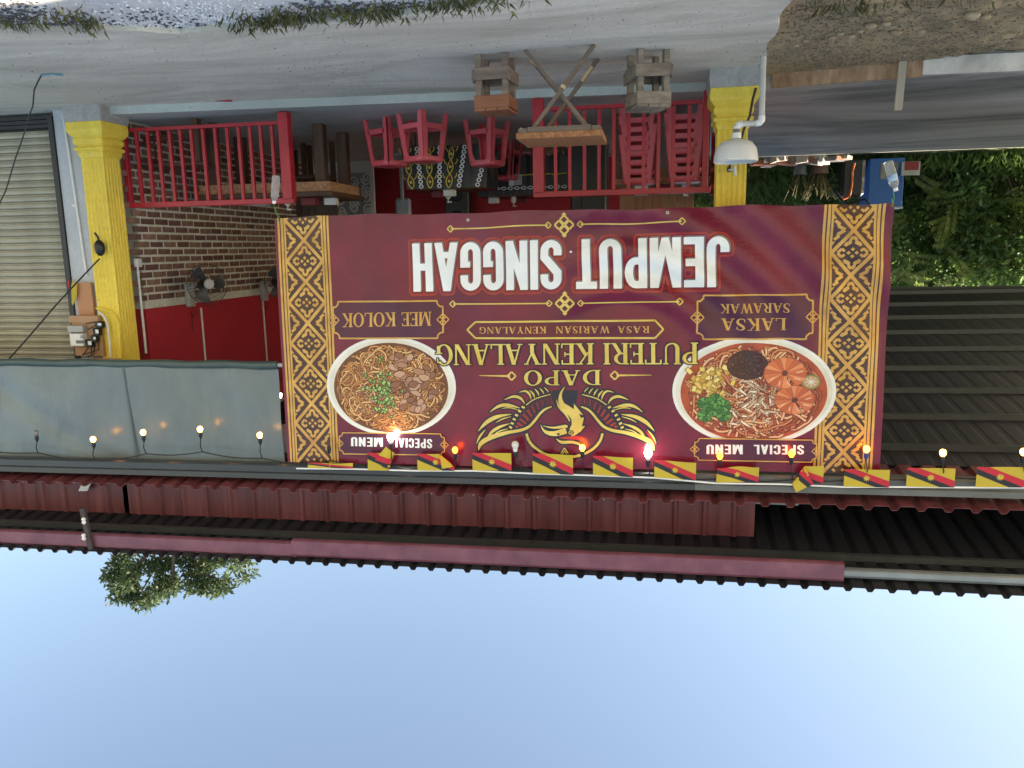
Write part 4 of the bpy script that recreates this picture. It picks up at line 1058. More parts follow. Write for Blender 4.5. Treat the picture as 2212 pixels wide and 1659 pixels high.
flag(1413, 1503, (993, 1000), (1031, 1038), 'flat flag beside the bright white bulb at the emblem wing tip')
flag(1547, 1638, (1013, 1008), (1043, 1041), 'wavy flag under the prawn bowl caption', None, .022)
flag(1690, 1778, (1016, 1006), (1045, 1044), 'twisted flag at the end of the prawn bowl caption', ((.62, .5), (.8, -.5)), .012)
flag(1822, 1920, (1015, 1015), (1051, 1053), 'flat flag at the corner of the banner under the songket border')
flag(1957, 2061, (1009, 1012), (1051, 1053), 'flat flag just past the banner corner, before the dark canopy')
flag(2107, 2211, (1012, 1009), (1052, 1053), 'outermost flag past the banner, touching the picture edge')
lp = [PY(x, y, 5.962) for x, y in ((640, 1012), (760, 1013), (900, 1017), (1021, 1017), (1151, 1023), (1281, 1027), (1413, 1032), (1547, 1044), (1690, 1046), (1822, 1052), (1957, 1052), (2107, 1053), (2300, 1054))]
b = MB()
for p, q in zip(lp[:-1], lp[1:]): b.bar(p, q, .003, .012)
solo('bunting_line', b, M('white_tape', (.75, .75, .73), .6), 'thin white tape carrying the bunting flags along the gutter', 'line')

# ================================================================ STRING LIGHTS
m_sock = M('black_socket', (.012, .012, .013), .45)
m_cab = M('black_cable', (.010, .010, .011), .5)
e_warm = emit('bulb_warm', (1.0, .45, .09), 4.5); e_or = emit('bulb_orange', (1.0, .13, .015), 6.0); e_wh = emit('bulb_white', (1.0, .95, .92), 14); e_yel = emit('bulb_amber', (1.0, .30, .04), 5.0)
m_off = M('bulb_frosted_off', (.62, .62, .60), .35, var=.05); m_clear = M('bulb_clear_off', (.30, .31, .32), .1, var=.05, trans=.5)
m_blue = M('blue_socket', (.03, .05, .22), .45)
e_fil = emit('bulb_filament_core', (1.0, .80, .45), 30)
BG = 'bulbs of the string lights'
def bulb(x, y, cable, label, kind, mat, sock=m_sock, big=False):
    c = PY(x, y, 5.945); k = PY(*cable, 5.985)
    t = thing('light_bulb', label, 'light bulb', (c.x, c.y, c.z - .035), BG)
    tp = c.z + .028
    if kind != 'none':
        if kind == 'led':
            MB().lathe([(.0, -.036), (.014, -.034), (.026, -.022), (.030, -.006), (.027, .010), (.019, .026), (.019, .027)], c, 16, cap=False).build('globe', mat, t, True)
            MB().lathe([(.0195, .0265), (.018, .045), (.013, .055)], c, 14).build('collar', m_white, t, True); tp = c.z + .052
        else:
            MB().lathe([(.0, -.027), (.012, -.024), (.021, -.014), (.0235, -.001), (.021, .012), (.013, .024), (.012, .03)], c, 16, cap=False).build('globe', mat, t, True)
    MB().lathe([(.013, 0), (.0165, .004), (.017, .035), (.011, .046), (.006, .06)], (c.x, c.y, tp - .002), 12).build('socket', sock, t, True)
    MB().tube([(c.x, c.y, tp + .05), ((c.x + k.x) / 2, c.y, (tp + .05 + k.z) / 2), k], .0042, 6).build('lead', m_cab, t, True)
bl = [(78, 935, (82, 978), 'unlit clear bulb, outermost in front of the grey green blind', 'g', m_clear), (201, 949, (204, 992), 'lit warm bulb hanging lowest on the blind, next to the unlit clear one', 'g', e_warm),
      (309, 934, (316, 980), 'lit warm bulb beside the seam of the blind', 'g', e_warm), (432, 927, (437, 976), 'lit warm bulb in the middle between blind seam and blind edge', 'g', e_warm), (561, 940, (566, 990), 'lit warm bulb at the edge of the blind next to the banner', 'g', e_warm),
      (710, 958, (714, 995), 'empty black socket in front of the songket border', 'none', None), (844, 945, (849, 1004), 'bright white bulb below the noodle bowl', 'led', e_wh), (983, 972, (985, 1013), 'deep orange bulb between noodle bowl and emblem', 'g', e_or),
      (1113, 962, (1119, 1010), 'unlit white bulb in front of the emblem', 'led', m_off), (1258, 967, (1259, 1017), 'lit amber bulb at the tip of the hornbill beak', 'g', e_yel), (1400, 980, (1404, 1025), 'bright white bulb at the wing tip of the emblem', 'led', e_wh),
      (1555, 985, (1557, 1035), 'lit orange bulb before the word MENU of the prawn bowl', 'g', e_or), (1710, 980, (1711, 1036), 'lit orange bulb before the word SPECIAL of the prawn bowl', 'g', e_or), (1872, 970, (1873, 1033), 'lit amber bulb with a blue socket before the songket border', 'g', e_yel, m_blue),
      (2037, 978, (2038, 1030), 'lit warm bulb hanging before the dark canopy', 'g', e_warm), (2211, 976, (2212, 1030), 'lit warm bulb cut by the picture edge before the dark canopy', 'g', e_warm)]
for a in bl: bulb(*a)
cp = [(-60, 968)] + [a[2] for a in bl[:5]] + [(614, 999)] + [a[2] for a in bl[5:]] + [(2300, 1034)]
pts = []
for (x0, y0), (x1, y1) in zip(cp[:-1], cp[1:]):
    for k in range(6):
        s = k / 6; pts.append(PY(x0 + (x1 - x0) * s, y0 + (y1 - y0) * s + 5 * math.sin(math.pi * s) * (1 if (x1 - x0) > 80 else 0), 5.985))
b = MB(); b.tube(pts, .0055, 6); solo('light_string_cable', b, m_cab, 'black cable carrying the string of bulbs below the gutter', 'cable')

# ================================================================ WEIGHT BOTTLES
m_pet = M('clear_bottle', (.90, .94, .94), .08, var=.02, trans=.85); MATS['clear_bottle'].node_tree.nodes['Principled BSDF'].inputs['IOR'].default_value = 1.25
m_bl = M('bottle_label_blue', (.06, .30, .62), .4, var=.35, scale=14, c2=(.5, .65, .8)); m_cap = M('bottle_cap', (.8, .8, .8), .4); m_grn = M('green_string', (.12, .42, .08), .7)
m_water = M('bottle_plastic_shade', (.5, .55, .55), .15, var=.3, scale=18, trans=.6)
def bottle(base, top, tie, label, lab):
    p0 = PY(*base, 6.03); p1 = PY(*top, 6.03); ax = (p1 - p0); L = ax.length; ax.normalize()
    t = thing('water_bottle', label, 'bottle', p0, 'plastic bottles weighing the banner corners')
    pr = [(.0, .004), (.022, 0), (.030, .008)]
    for k in range(9): z = .02 + k * .0145; pr += [(.031, z), (.0295, z + .006)]
    pr += [(.031, .155), (.030, .175), (.022, .195), (.0145, .205), (.0135, .212)]
    s = L / .235; pr = [(r * 1.05, z * s) for r, z in pr]
    MB().lathe(pr, p0, 18, ax).build('body', m_pet, t, True)
    MB().lathe([(.0, .206 * s), (.016, .207 * s), (.016, .23 * s), (0, .232 * s)], p0, 14, ax, cap=False).build('cap', m_cap, t, True)
    if lab: MB().lathe([(.0335, .105 * s), (.0335, .155 * s)], p0, 18, ax, cap=False).build('label_band', m_bl, t, True)
    k = B3(*UV(*tie), .003); MB().tube([p0 + ax * (.21 * s) + Vector((.016, -.004, 0)), (p1 * .5 + k * .5), k], .0022, 5).build('string', m_grn, t)
    MB().tube([k + Vector((-.012, -.003, .01)), k + Vector((.01, -.005, .004)), k + Vector((.002, -.003, -.02)), k + Vector((.008, -.004, -.05))], .0022, 5).build('string', m_grn, t)
bottle((597, 379), (592, 441), (603, 476), 'clear empty water bottle hanging from the banner corner by the red railing', False)
bottle((1918, 348), (1936, 414), (1926, 444), 'water bottle with a blue label hanging from the banner corner by the blue box', True)

# ================================================================ RED RAILINGS
m_rail = M('red_enamel', (.40, .012, .028), .4, var=.18, scale=9, c2=(.48, .022, .04))
RY = 6.93
def railing(label, thickpx, endpx, bal, ytop, ybot, thick_end):
    xt = PY(thickpx, 340, RY).x; xe = PY(endpx, 340, RY).x
    zt = PY(*ytop, RY).z; zb_ = PY(*ybot, RY).z
    t = thing('red_railing', label, 'railing', ((xt + xe) / 2, RY, FZ), 'red metal railings')
    MB().box((xt, RY, (FZ + zt - .002) / 2), (.095, .095, zt - FZ - .025), None, .003).build('post', m_rail, t)
    MB().box((xe, RY, (FZ + zt) / 2), (.05, .05, zt - FZ - .025), None, .003).build('post', m_rail, t)
    lo, hi = min(xt, xe), max(xt, xe)
    MB().box(((lo + hi) / 2, RY, zt), (hi - lo + .1, .055, .05), None, .003).build('top_rail', m_rail, t)
    MB().box(((lo + hi) / 2, RY, zb_), (hi - lo - .075, .035, .032)).build('bottom_rail', m_rail, t)
    me = None
    for px_ in bal:
        x = PY(px_, 350, RY).x
        if me is None:
            o = MB().box((x, RY, (zt + zb_) / 2), (.030, .030, zt - zb_ - .04), None, .002).build('baluster', m_rail, t); me = o.data; x0 = x
        else:
            o = bpy.data.objects.new('baluster', me); col.objects.link(o); o.parent = t; o.location = (x - x0, 0, 0)
railing('red metal railing in front of the brick wall', 620, 272, [(200 + v * .5425) / 1.8228 for v in (640, 722, 798, 880, 958, 1037, 1122, 1210, 1297, 1380, 1462, 1538, 1620)], (450, 439), (450, 273), 1)
railing('red metal railing with stacked red stools behind it', 1164, (2000 + 1562 * .4973) / 1.8228, [(2000 + v * .4973) / 1.8228 for v in (378, 490, 607, 722, 838, 955, 1073, 1190, 1305, 1430)], (1350, 415), (1350, 228), 1)
t = thing('side_barrier', 'dark red wooden barrier running back beside the yellow column', 'barrier', (-.66, 8.2, FZ))
for k in range(5): MB().box((-.66, 7.2 + k * .6, .42), (.045, .05, .7)).build('post', m_rail, t)
for k in range(4): MB().box((-.685, 8.4, .2 + k * .19), (.02, 2.6, .15)).build('board', m_rail, t)

# ================================================================ WOODEN STOOLS AND FOLDING TABLE
m_w1 = M('weathered_wood_brown', (.20, .145, .115), .8, var=.35, scale=4, bump=.25, c2=(.29, .21, .16), stretch=(.5, 4, 4), rand=.15); m_w1b = M('reddish_plank', (.25, .09, .042), .65, var=.3, scale=5, c2=(.34, .13, .06), bump=.2, stretch=(.5, 4, 4))
m_w2 = M('weathered_wood_grey', (.20, .16, .12), .85, var=.4, scale=5, bump=.3, c2=(.31, .25, .19), stretch=(.5, 4, 4), rand=.15)
def wstool(px_, h, w, d, rot, label, mleg, mtop, mlow, low, skew):
    c = PZ(px_[0], px_[1], 0); R = Rz(rot)
    t = thing('wooden_stool', label, 'stool', (c.x, c.y + d / 2, 0), 'rough wooden stools on the apron')
    L = t.location
    def bx(name, p, s, mat, rr=None): q = R @ Vector(p); MB().box((L.x + q.x, L.y + q.y, q.z), s, R @ rr if rr else R, .003).build(name, mat, t)
    for sx_ in (-1, 1):
        for sy in (-1, 1): bx('leg', (sx_ * (w / 2 - .03), sy * (d / 2 - .03), (h - .03) / 2), (.042, .042, h - .03), mleg)
    for sy in (-1, 1):
        bx('seat_apron', (0, sy * (d / 2 - .004), h - .075), (w, .018, .085), mtop)
        bx('lower_board', (0, sy * (d / 2 - .005), low), (w + .005, .018, .085), mlow, Ry(skew * sy))
    for sx_ in (-1, 1):
        bx('seat_apron', (sx_ * (w / 2 - .006), 0, h - .076), (.016, d - .03, .08), mtop)
        bx('lower_board', (sx_ * (w / 2 + .004), 0, low + .012), (.016, d + .02, .085), mlow, Rx(skew))
    for k in range(3): bx('seat_plank', ((k - 1) * w / 3, 0, h - .022), (w / 3 - .004, d + .01, .02), mtop)
wstool((1062, 113), .40, .255, .25, math.radians(4), 'brown wooden stool with a reddish seat on the concrete apron', m_w1, m_w1b, m_w1, .135, .0)
wstool((1400, 104), .40, .25, .27, math.radians(-20), 'grey weathered wooden stool before the stacked red stools', m_w2, m_w2, m_w2, .14, .05)
m_rat = M('woven_rattan', (.30, .11, .04), .7, var=.45, scale=38, c2=(.46, .20, .08), bump=.4, bscale=55, stretch=(1, 2.5, 1)); m_lt = M('leg_timber', (.16, .115, .085), .7, var=.25, scale=4, stretch=(1, 1, 4)); m_cut = M('fresh_cut_wood', (.55, .40, .22), .7)
def folding(c, w, d, h, label, rot=0, cut=True, top=m_rat):
    t = thing('folding_table', label, 'table', c); L = t.location; R = Rz(rot)
    P = lambda x, y, z: (L.x + (R @ Vector((x, y, 0))).x, L.y + (R @ Vector((x, y, 0))).y, L.z + z)
    MB().box(P(0, 0, h - .02), (w, d, .042), R, .004).build('table_top', top, t)
    for y in (-d / 2 + .05, d / 2 - .05):
        MB().bar(P(-w * .40, y, 0), P(w * .34, y, h - .045), .025, .04, (0, 1, 0)).build('leg', m_lt, t)
        MB().bar(P(w * .40, y + .027, 0), P(-w * .36, y + .027, h - .045), .025, .04, (0, 1, 0)).build('leg', m_lt, t)
    for sx_ in (-1, 1): MB().box(P(sx_ * (w / 2 - .045), 0, h - .055), (.06, d - .02, .03), R).build('cross_batten', m_lt, t)
    MB().box(P(0, -d / 2 + .02, h - .06), (w - .16, .02, .035), R).build('stretcher', m_lt, t)
    if cut:
        for x, z in ((-.03, h * .44), (w / 2 - .04, h - .062)): MB().box(P(x, -d / 2 + .028, z), (.03, .03, .022), R @ Ry(.5)).build('dowel', m_cut, t)
        MB().bar(P(w * .33, -d / 2 + .079, h * .06 + .03), P(w * .14, -d / 2 + .079, h * .30), .02, .034, (0, 1, 0)).build('splint', m_cut, t)
        MB().bar(P(-w * .33, d / 2 - .077, h * .1), P(-w * .2, d / 2 - .077, h * .26), .02, .034, (0, 1, 0)).build('splint', m_cut, t)
    return t
ft = PZ(1206, 98, 0); folding((ft.x, ft.y + .24, 0), .60, .50, .60, 'woven top folding table with crossed legs on the apron')

# ================================================================ RED PLASTIC STOOLS
m_pla = M('red_plastic', (.70, .10, .13), .35, var=.06, scale=3)
def plastic_parts():
    h, a, c = .445, .130, .178        # height, half width at seat, half width at foot
    fr = MB()
    for k in range(4):
        R = Rz(k * math.pi / 2)
        def P(x, z, dd=0):             # x along side at height z: on the sloping face
            hw = c + (a - c) * z / h
            v = R @ Vector((x * hw, -(hw - dd), 0)); return (v.x, v.y, z)
        def panel(q):
            q3 = [P(x, z) for x, z in q]; q4 = [P(x, z, .012) for x, z in q]
            n = len(q); o = len(fr.v); fr.v += q3 + q4
            fr.f.append(tuple(range(o, o + n))); fr.f.append(tuple(range(o + n, o + 2 * n))[::-1])
            for i in range(n): fr.f.append((o + i, o + n + i, o + n + (i + 1) % n, o + (i + 1) % n))
        for s in (-1, 1):
            panel([(s * 1., 0), (s * .80, 0), (s * .72, .12), (s * .72, .30), (s * .66, .365), (s * .5, .39), (s * .5, .43), (s * 1., .43)] if False else [(s * 1., 0), (s * .70, 0), (s * .62, .11), (s * 1, .11)])
            panel([(s * 1, .11), (s * .58, .11), (s * .62, .33), (s * 1, .33)])
            panel([(s * 1, .33), (s * .62, .33), (s * .54, .375), (s * .45, .395), (s * .45, .435), (s * 1, .435)])
        panel([(-.72, .10), (.72, .10), (.71, .145), (-.71, .145)])
        panel([(-.46, .395), (.46, .395), (.46, .435), (-.46, .435)])
    st = MB(); n = 24
    def rs(r, z): return [(max(-1, min(1, 1.22 * math.cos(i * 2 * math.pi / n))) * r, max(-1, min(1, 1.22 * math.sin(i * 2 * math.pi / n))) * r, z) for i in range(n)]
    rings = [rs(.150, .405), rs(.150, .43), rs(.143, .445), rs(.132, .45)]
    o = 0
    for r_ in rings: st.v += r_
    for j in range(3):
        for i in range(n): st.f.append((j * n + i, j * n + (i + 1) % n, (j + 1) * n + (i + 1) % n, (j + 1) * n + i))
    st.f.append(tuple(3 * n + i for i in range(n)))
    return fr.mesh('leg_frame', m_pla), st.mesh('seat', m_pla, smooth=True)
pf, ps_ = plastic_parts()
def pstool(loc, rot, label, group):
    t = thing('plastic_stool', label, 'stool', loc, group); t.rotation_euler.z = rot
    for n_, me in (('leg_frame', pf), ('seat', ps_)):
        o = bpy.data.objects.new(n_, me); col.objects.link(o); o.parent = t
    return t
G1 = 'red plastic stools around the cloth covered tables'
def at(x, y, z=FZ): p = PZ(x, y, z); return (p.x, p.y + .15, z)
pstool(at(826, 255), math.radians(28), 'red plastic stool farthest from the wooden stools, beside the patterned cloth', G1)
pstool(at(902, 241), math.radians(30), 'red plastic stool closest to the apron step, before the patterned cloth', G1)
pstool(at(1044, 256), math.radians(20), 'red plastic stool behind the brown wooden stool', G1)
pstool(at(1085, 305), math.radians(10), 'red plastic stool half hidden, just behind the one by the brown wooden stool', G1)
pstool(at(1125, 312), math.radians(-12), 'red plastic stool standing at the far cloth table behind the folding table', G1)
for (x, y), nm_, n_ in (((1380, 230), 'by the weathered wooden stool', 4), ((1482, 222), 'next to the yellow column', 4)):
    p = at(x, y)
    for k in range(n_):
        pos = 'bottom' if k == 0 else ('top' if k == n_ - 1 else ('second lowest' if k == 1 else 'second highest'))
        pstool((p[0] + .012 * math.sin(k * 2), p[1], FZ + k * .083), math.radians(3 + 4 * math.sin(k * 3)), 'red plastic stool, %s of the stack %s' % (pos, nm_), 'stacked red plastic stools')

# ================================================================ TABLES WITH PATTERNED CLOTHS
m_cloth = M('black_cloth', (.012, .014, .016), .42, var=.2, scale=3); m_cy = M('cloth_yellow', (.66, .54, .07), .6); m_cw = M('cloth_white', (.8, .82, .84), .6); m_cr = M('cloth_red', (.30, .03, .025), .6)
m_w = M('table_timber', (.14, .07, .045), .6, var=.3, scale=5, stretch=(.4, 3, 3))
def cloth_table(x0, x1, y0, y1, ztop, drop, label, rows):
    t = thing('tablecloth', label, 'tablecloth', ((x0 + x1) / 2, (y0 + y1) / 2, ztop - drop))
    n = 48
    per = []
    cxx, cyy = (x0 + x1) / 2, (y0 + y1) / 2
    def edge(s):
        P4 = [(x0, y0), (x1, y0), (x1, y1), (x0, y1)]; k = int(s * 4) % 4; f = s * 4 - int(s * 4)
        a, b_ = P4[k], P4[(k + 1) % 4]; return a[0] + (b_[0] - a[0]) * f, a[1] + (b_[1] - a[1]) * f
    mb = MB()
    rings = [(1.0, ztop), (1.004, ztop - .01), (1.02, ztop - drop * .5), (1.05, ztop - drop)]
    for j, (sc2, z) in enumerate(rings):
        for i in range(n * 4):
            x, y = edge(i / (n * 4)); wv = (.022 * math.sin(i * .55) + .012 * math.sin(i * 1.3 + 1)) * (j - 1) / 2 if j > 1 else 0
            dx_, dy_ = x - cxx, y - cyy; L = math.hypot(dx_, dy_)
            mb.v.append((cxx + dx_ * sc2 + dx_ / L * wv, cyy + dy_ * sc2 + dy_ / L * wv, z + (.02 * math.sin(i * .8) if j == 3 else 0)))
    N = n * 4
    for j in range(3):
        for i in range(N): mb.f.append((j * N + i, j * N + (i + 1) % N, (j + 1) * N + (i + 1) % N, (j + 1) * N + i))
    mb.f.append(tuple(range(N)))
    cl_ = mb.build('cloth', m_cloth, t, True)
    def onfront(polys, mat, name, lift):
        b = MB()
        for p in polys:
            b.v += [(x, y0 - .035 - .03 * (ztop - z) / drop - lift, z) for x, z in p]; o = len(b.v) - len(p); b.f.append(tuple(range(o, o + len(p))))
        if polys: b.build(name, mat, t)['kind'] = 'stuff'
    def ontop(polys, mat, name, lift):
        b = MB()
        for p in polys: b.v += [(x, y, ztop + lift) for x, y in p]; o = len(b.v) - len(p); b.f.append(tuple(range(o, o + len(p))))
        if polys: b.build(name, mat, t)['kind'] = 'stuff'
    yl, wh, rd = [], [], []
    if rows:
        w = (x1 - x0)
        for k, fx in enumerate((.46, .69, .92)):
            xc = x0 + w * fx; flare = (fx - .69) * .25
            for s in (-1, 1):
                for (za, zc_, r) in ((.0, .33, .042), (.33, .66, .038), (.66, .96, .032)):
                    q = []
                    for i in range(9):
                        tt = i / 8; z = ztop - drop * (za + (zc_ - za) * tt); q.append((xc + flare * (za + (zc_ - za) * tt) + s * r * math.sin(math.pi * tt) ** .8 * .8, z, .011))
                    yl += stroke(q, 1)
                    yl += stroke([(xc + s * (r + .01) + flare * zc_, ztop - drop * (zc_ - .10), .010), (xc + s * (r + .035) + flare * zc_, ztop - drop * (zc_ - .02), .009), (xc + s * (r + .03) + flare * zc_, ztop - drop * (zc_ + .02), .008)], 3)
            for zz in (.16, .5, .8): yl += disc(xc + flare * zz, ztop - drop * zz, .016, .016, 8); rd += disc(xc + flare * zz + .0, ztop - drop * (zz + .1), .013, .02, 8)
        for fx in (.575, .805, .33, .10):
            xc = x0 + w * fx; flare = (fx - .69) * .25
            for i in range(9):
                z = ztop - drop * (i + .5) / 9; x = xc + flare * (i / 9)
                for s in (-1, 1): wh += stroke([(x, z + .020, .011), (x + s * .020, z + .006, .013), (x + s * .014, z - .012, .012), (x, z - .020, .011)], 2)
    else:
        w = x1 - x0; k = int(w / .085)
        for i in range(k):
            x = x0 + .04 + i * .085; z = ztop - drop * .18
            for s in (-1, 1): wh += stroke([(x - .035, z, .010), (x - .015, z + s * .017, .011), (x + .01, z + s * .012, .01), (x + .035, z, .008)], 2)
            if i % 2: rd += disc(x, z + .055, .014, .014, 6)
        yl += [rect(x0 + i * .1, ztop - drop * .52 + .004 * (i % 2), x0 + i * .1 + .098, ztop - drop * .52 + .014 + .004 * (i % 2)) for i in range(int(w / .1))]
    onfront(wh, m_cw, 'white_chain_motif', .004); onfront(yl, m_cy, 'yellow_scroll_motif', .005); onfront(rd, m_cr, 'red_motif', .006)
    ty, tw = [], []
    for i in range(int((x1 - x0) / .13)):
        x = x0 + .07 + i * .13; yy = y0 + .10
        for s in (-1, 1): ty += stroke([(x - .06, yy, .02), (x - .03, yy + s * .045, .022), (x + .02, yy + s * .04, .02), (x + .05, yy, .018)], 2)
        tw.append(rect(x - .05, y0 + .02, x + .05, y0 + .035))
    ontop(ty, m_cy, 'top_scroll_motif', .003); ontop(tw, m_cw, 'top_edge_motif', .003)
TT = FZ + .62
pa = PZ(872, 407, TT); pb2 = PZ(990, 407, TT)
def under(x0, x1, y0, y1, z, label):
    t = thing('low_table', label, 'table', ((x0 + x1) / 2, (y0 + y1) / 2, FZ))
    MB().box(((x0 + x1) / 2, (y0 + y1) / 2, z - .02), (x1 - x0 - .01, y1 - y0 - .01, .03)).build('table_top', m_w, t)
    for sx_ in (.08, .92):
        for sy in (.1, .9): MB().box((x0 + (x1 - x0) * sx_, y0 + (y1 - y0) * sy, (FZ + z - .036) / 2), (.05, .05, z - .036 - FZ)).build('leg', m_w, t)
pb3 = PZ(1062, 407, TT)
ax0, ax1, ay0 = pb2.x - .30, pa.x, (pa.y + pb2.y) / 2
cloth_table(pb3.x, pa.x, ay0, ay0 + .62, TT + .004, .44, 'black tablecloth with yellow and white scrolls behind the red stools', True)
under(pb3.x, pa.x, ay0, ay0 + .62, TT, 'low table under the front patterned tablecloth')
q0, q1 = PZ(1000, 415, TT), PZ(1226, 418, TT)
cloth_table(q1.x, q0.x, q1.y, q1.y + .75, TT + .004, .48, 'black tablecloth with a white chain border behind the folding table', False)
under(q1.x, q0.x, q1.y, q1.y + .75, TT, 'low table under the far tablecloth')

# small things on the tables
m_box = M('tissue_box_grey', (.7, .72, .73), .6); m_dred = M('dark_red_box', (.16, .01, .02), .5)
def tissue(x, y, z, label, mat=m_box, s=(.12, .09, .07), rot=.2):
    b = MB(); b.box((x, y, z + s[2] / 2), s, Rz(rot), .004); solo('tissue_box', b, mat, label, 'box', 'boxes on the tables')
def pump(x, y, z, label):
    t = thing('pump_dispenser', label, 'dispenser', (x, y, z), 'white pump dispensers on the tables')
    MB().lathe([(.03, 0), (.032, .01), (.032, .06), (.02, .075), (.012, .08)], (x, y, z), 14).build('body', m_white, t, True)
    MB().lathe([(.007, .08), (.007, .115), (.0, .118)], (x, y, z), 8).build('stem', m_white, t, True); MB().box((x - .014, y, z + .115), (.05, .016, .014)).build('nozzle', m_white, t)
zt_ = TT + .006
tissue(pb2.x + .12, ay0 + .20, zt_, 'pale grey tissue box on the front patterned tablecloth'); tissue(pb2.x + .30, ay0 + .35, zt_, 'dark red box on the front patterned tablecloth', m_dred)
pump(pb2.x + .22, ay0 + .5, zt_, 'white pump dispenser on the front patterned tablecloth')
tissue(q0.x - .15, q1.y + .3, zt_, 'pale tissue box at the near end of the far tablecloth'); tissue(q0.x - .5, q1.y + .45, zt_, 'dark red box on the far tablecloth', m_dred); pump(q0.x - .42, q1.y + .25, zt_, 'white pump dispenser on the far tablecloth')
mn = PY(1120, 388, q1.y - .12); b = MB(); b.box((mn.x, mn.y, mn.z), (.09, .004, .13), Rz(.2) @ Rx(.15)); b.box((mn.x + .085, mn.y - .02, mn.z + .01), (.075, .004, .13), Rz(-.6)); 
solo('menu_card', b, M('menu_paper', (.52, .54, .58), .7), 'folded white menu card standing at the far cloth table', 'menu')

# solid wooden table and bench behind the left railing
m_dw = M('dark_hardwood', (.075, .038, .024), .55, var=.4, scale=5, c2=(.13, .065, .04), stretch=(3, 3, .4)); m_weave = M('woven_edge', (.42, .22, .12), .7, var=.5, scale=30, bump=.4, bscale=40)
lt0, lt1 = PZ(742, 440, FZ + .73), PZ(340, 412, FZ + .73)
t = thing('wooden_table', 'dark hardwood table with a woven edge behind the left railing', 'table', (3.9, 7.95, FZ))
X0, X1, Y0_, Y1_ = 3.22, 4.75, 7.55, 8.45; zt2 = FZ + .70
MB().box(((X0 + X1) / 2, (Y0_ + Y1_) / 2, zt2), (X1 - X0, Y1_ - Y0_, .05), None, .006).build('table_top', m_dw, t)
MB().box(((X0 + X1) / 2, (Y0_ + Y1_) / 2, zt2 - .075), (X1 - X0 - .08, Y1_ - Y0_ - .08, .098)).build('woven_apron', m_weave, t)
for x in (X0 + .16, X1 - .15):
    for y in (Y0_ + .15, Y1_ - .15): MB().box((x, y, (FZ + zt2 - .126) / 2), (.11, .11, zt2 - .126 - FZ), None, .008).build('leg', m_dw, t)
def bench(c, L, rot, label):
    t = thing('wooden_bench', label, 'bench', (c[0], c[1], FZ)); R = Rz(rot)
    def bx(n_, p, s): q = R @ Vector(p); MB().box((c[0] + q.x, c[1] + q.y, FZ + q.z), s, R, .004).build(n_, m_dw, t)
    for k in range(3): bx('seat_slat', (0, -.13 + .13 * k, .42), (L, .115, .03))
    for sx_ in (-1, 1):
        for sy in (-1, 1): bx('leg', (sx_ * (L / 2 - .08), sy * .14, .2), (.07, .07, .4))
    bx('stretcher', (0, 0, .14), (L - .2, .04, .05))
bench((4.72, 7.22), .9, 0.05, 'dark wooden bench close behind the left railing by the brick wall')
for k, (x, y) in enumerate(((4.35, 9.35), (3.97, 8.78))):
    t = thing('dark_chair', ('dark chair in the shade against the brick wall', 'dark chair at the far side of the hardwood table')[k], 'chair', (x, y, FZ))
    MB().box((x, y, FZ + .43), (.42, .42, .04), None, .006).build('seat', m_dw, t)
    for sx_ in (-1, 1):
        for sy in (-1, 1): MB().box((x + sx_ * .18, y + sy * .18, FZ + (.2 if sy < 0 else .45)), (.05, .05, .41 if sy < 0 else .9)).build('leg', m_dw, t)
    MB().box((x, y + .185, FZ + .72), (.31, .025, .3)).build('backrest', m_dw, t)
tissue(3.55, 7.75, zt2 + .026, 'dark red box on the hardwood table', m_dred, (.16, .1, .075), .1); tissue(3.36, 7.85, zt2 + .026, 'grey tissue box on the hardwood table', m_box, (.13, .09, .07), -.1); pump(3.78, 7.7, zt2 + .026, 'white pump dispenser on the hardwood table')
b = MB(); b.box((4.15, 7.8, zt2 + .055), (.19, .13, .06), None, .006); solo('food_tray', b, M('tray_plastic', (.42, .5, .55), .3), 'pale plastic tray on the hardwood table', 'tray')

# carved screen
m_scr = M('grey_carved_board', (.62, .63, .64), .7, var=.1)
sl_, sr_ = PZ(735, 350, FZ), PZ(797, 346, FZ); sy_ = sl_.y
t = thing('carved_screen', 'pale grey screen with carved spirals standing at the back', 'screen', ((sl_.x + sr_.x) / 2, sy_, FZ))
sw = sl_.x - sr_.x + .5; sxc = sr_.x + sw / 2
MB().box((sxc, sy_ + .02, FZ + .62), (sw, .02, 1.24)).build('backing', M('screen_backing', (.30, .31, .32), .8), t)
for x in (sr_.x, sr_.x + sw): MB().box((x, sy_, FZ + .62), (.06, .05, 1.25)).build('stile', m_scr, t)
MB().box((sxc, sy_, FZ + .08), (sw, .045, .16)).build('rail', m_scr, t)
b = MB()
for k in range(40):
    cx_, cz_ = sr_.x + .085 + (k % 5) * (sw - .17) / 4, FZ + .24 + (k // 5) * .135 + .05 * (k % 2); r = .082
    pts = [(cx_ + r * (1 - i / 26) * math.cos(i * .48 + k), sy_ - .005 - .0004 * k, cz_ + 1.2 * r * (1 - i / 26) * math.sin(i * .48 + k)) for i in range(22)]
    b.tube(pts, .015, 5)
b.build('carving', m_scr, t, True)

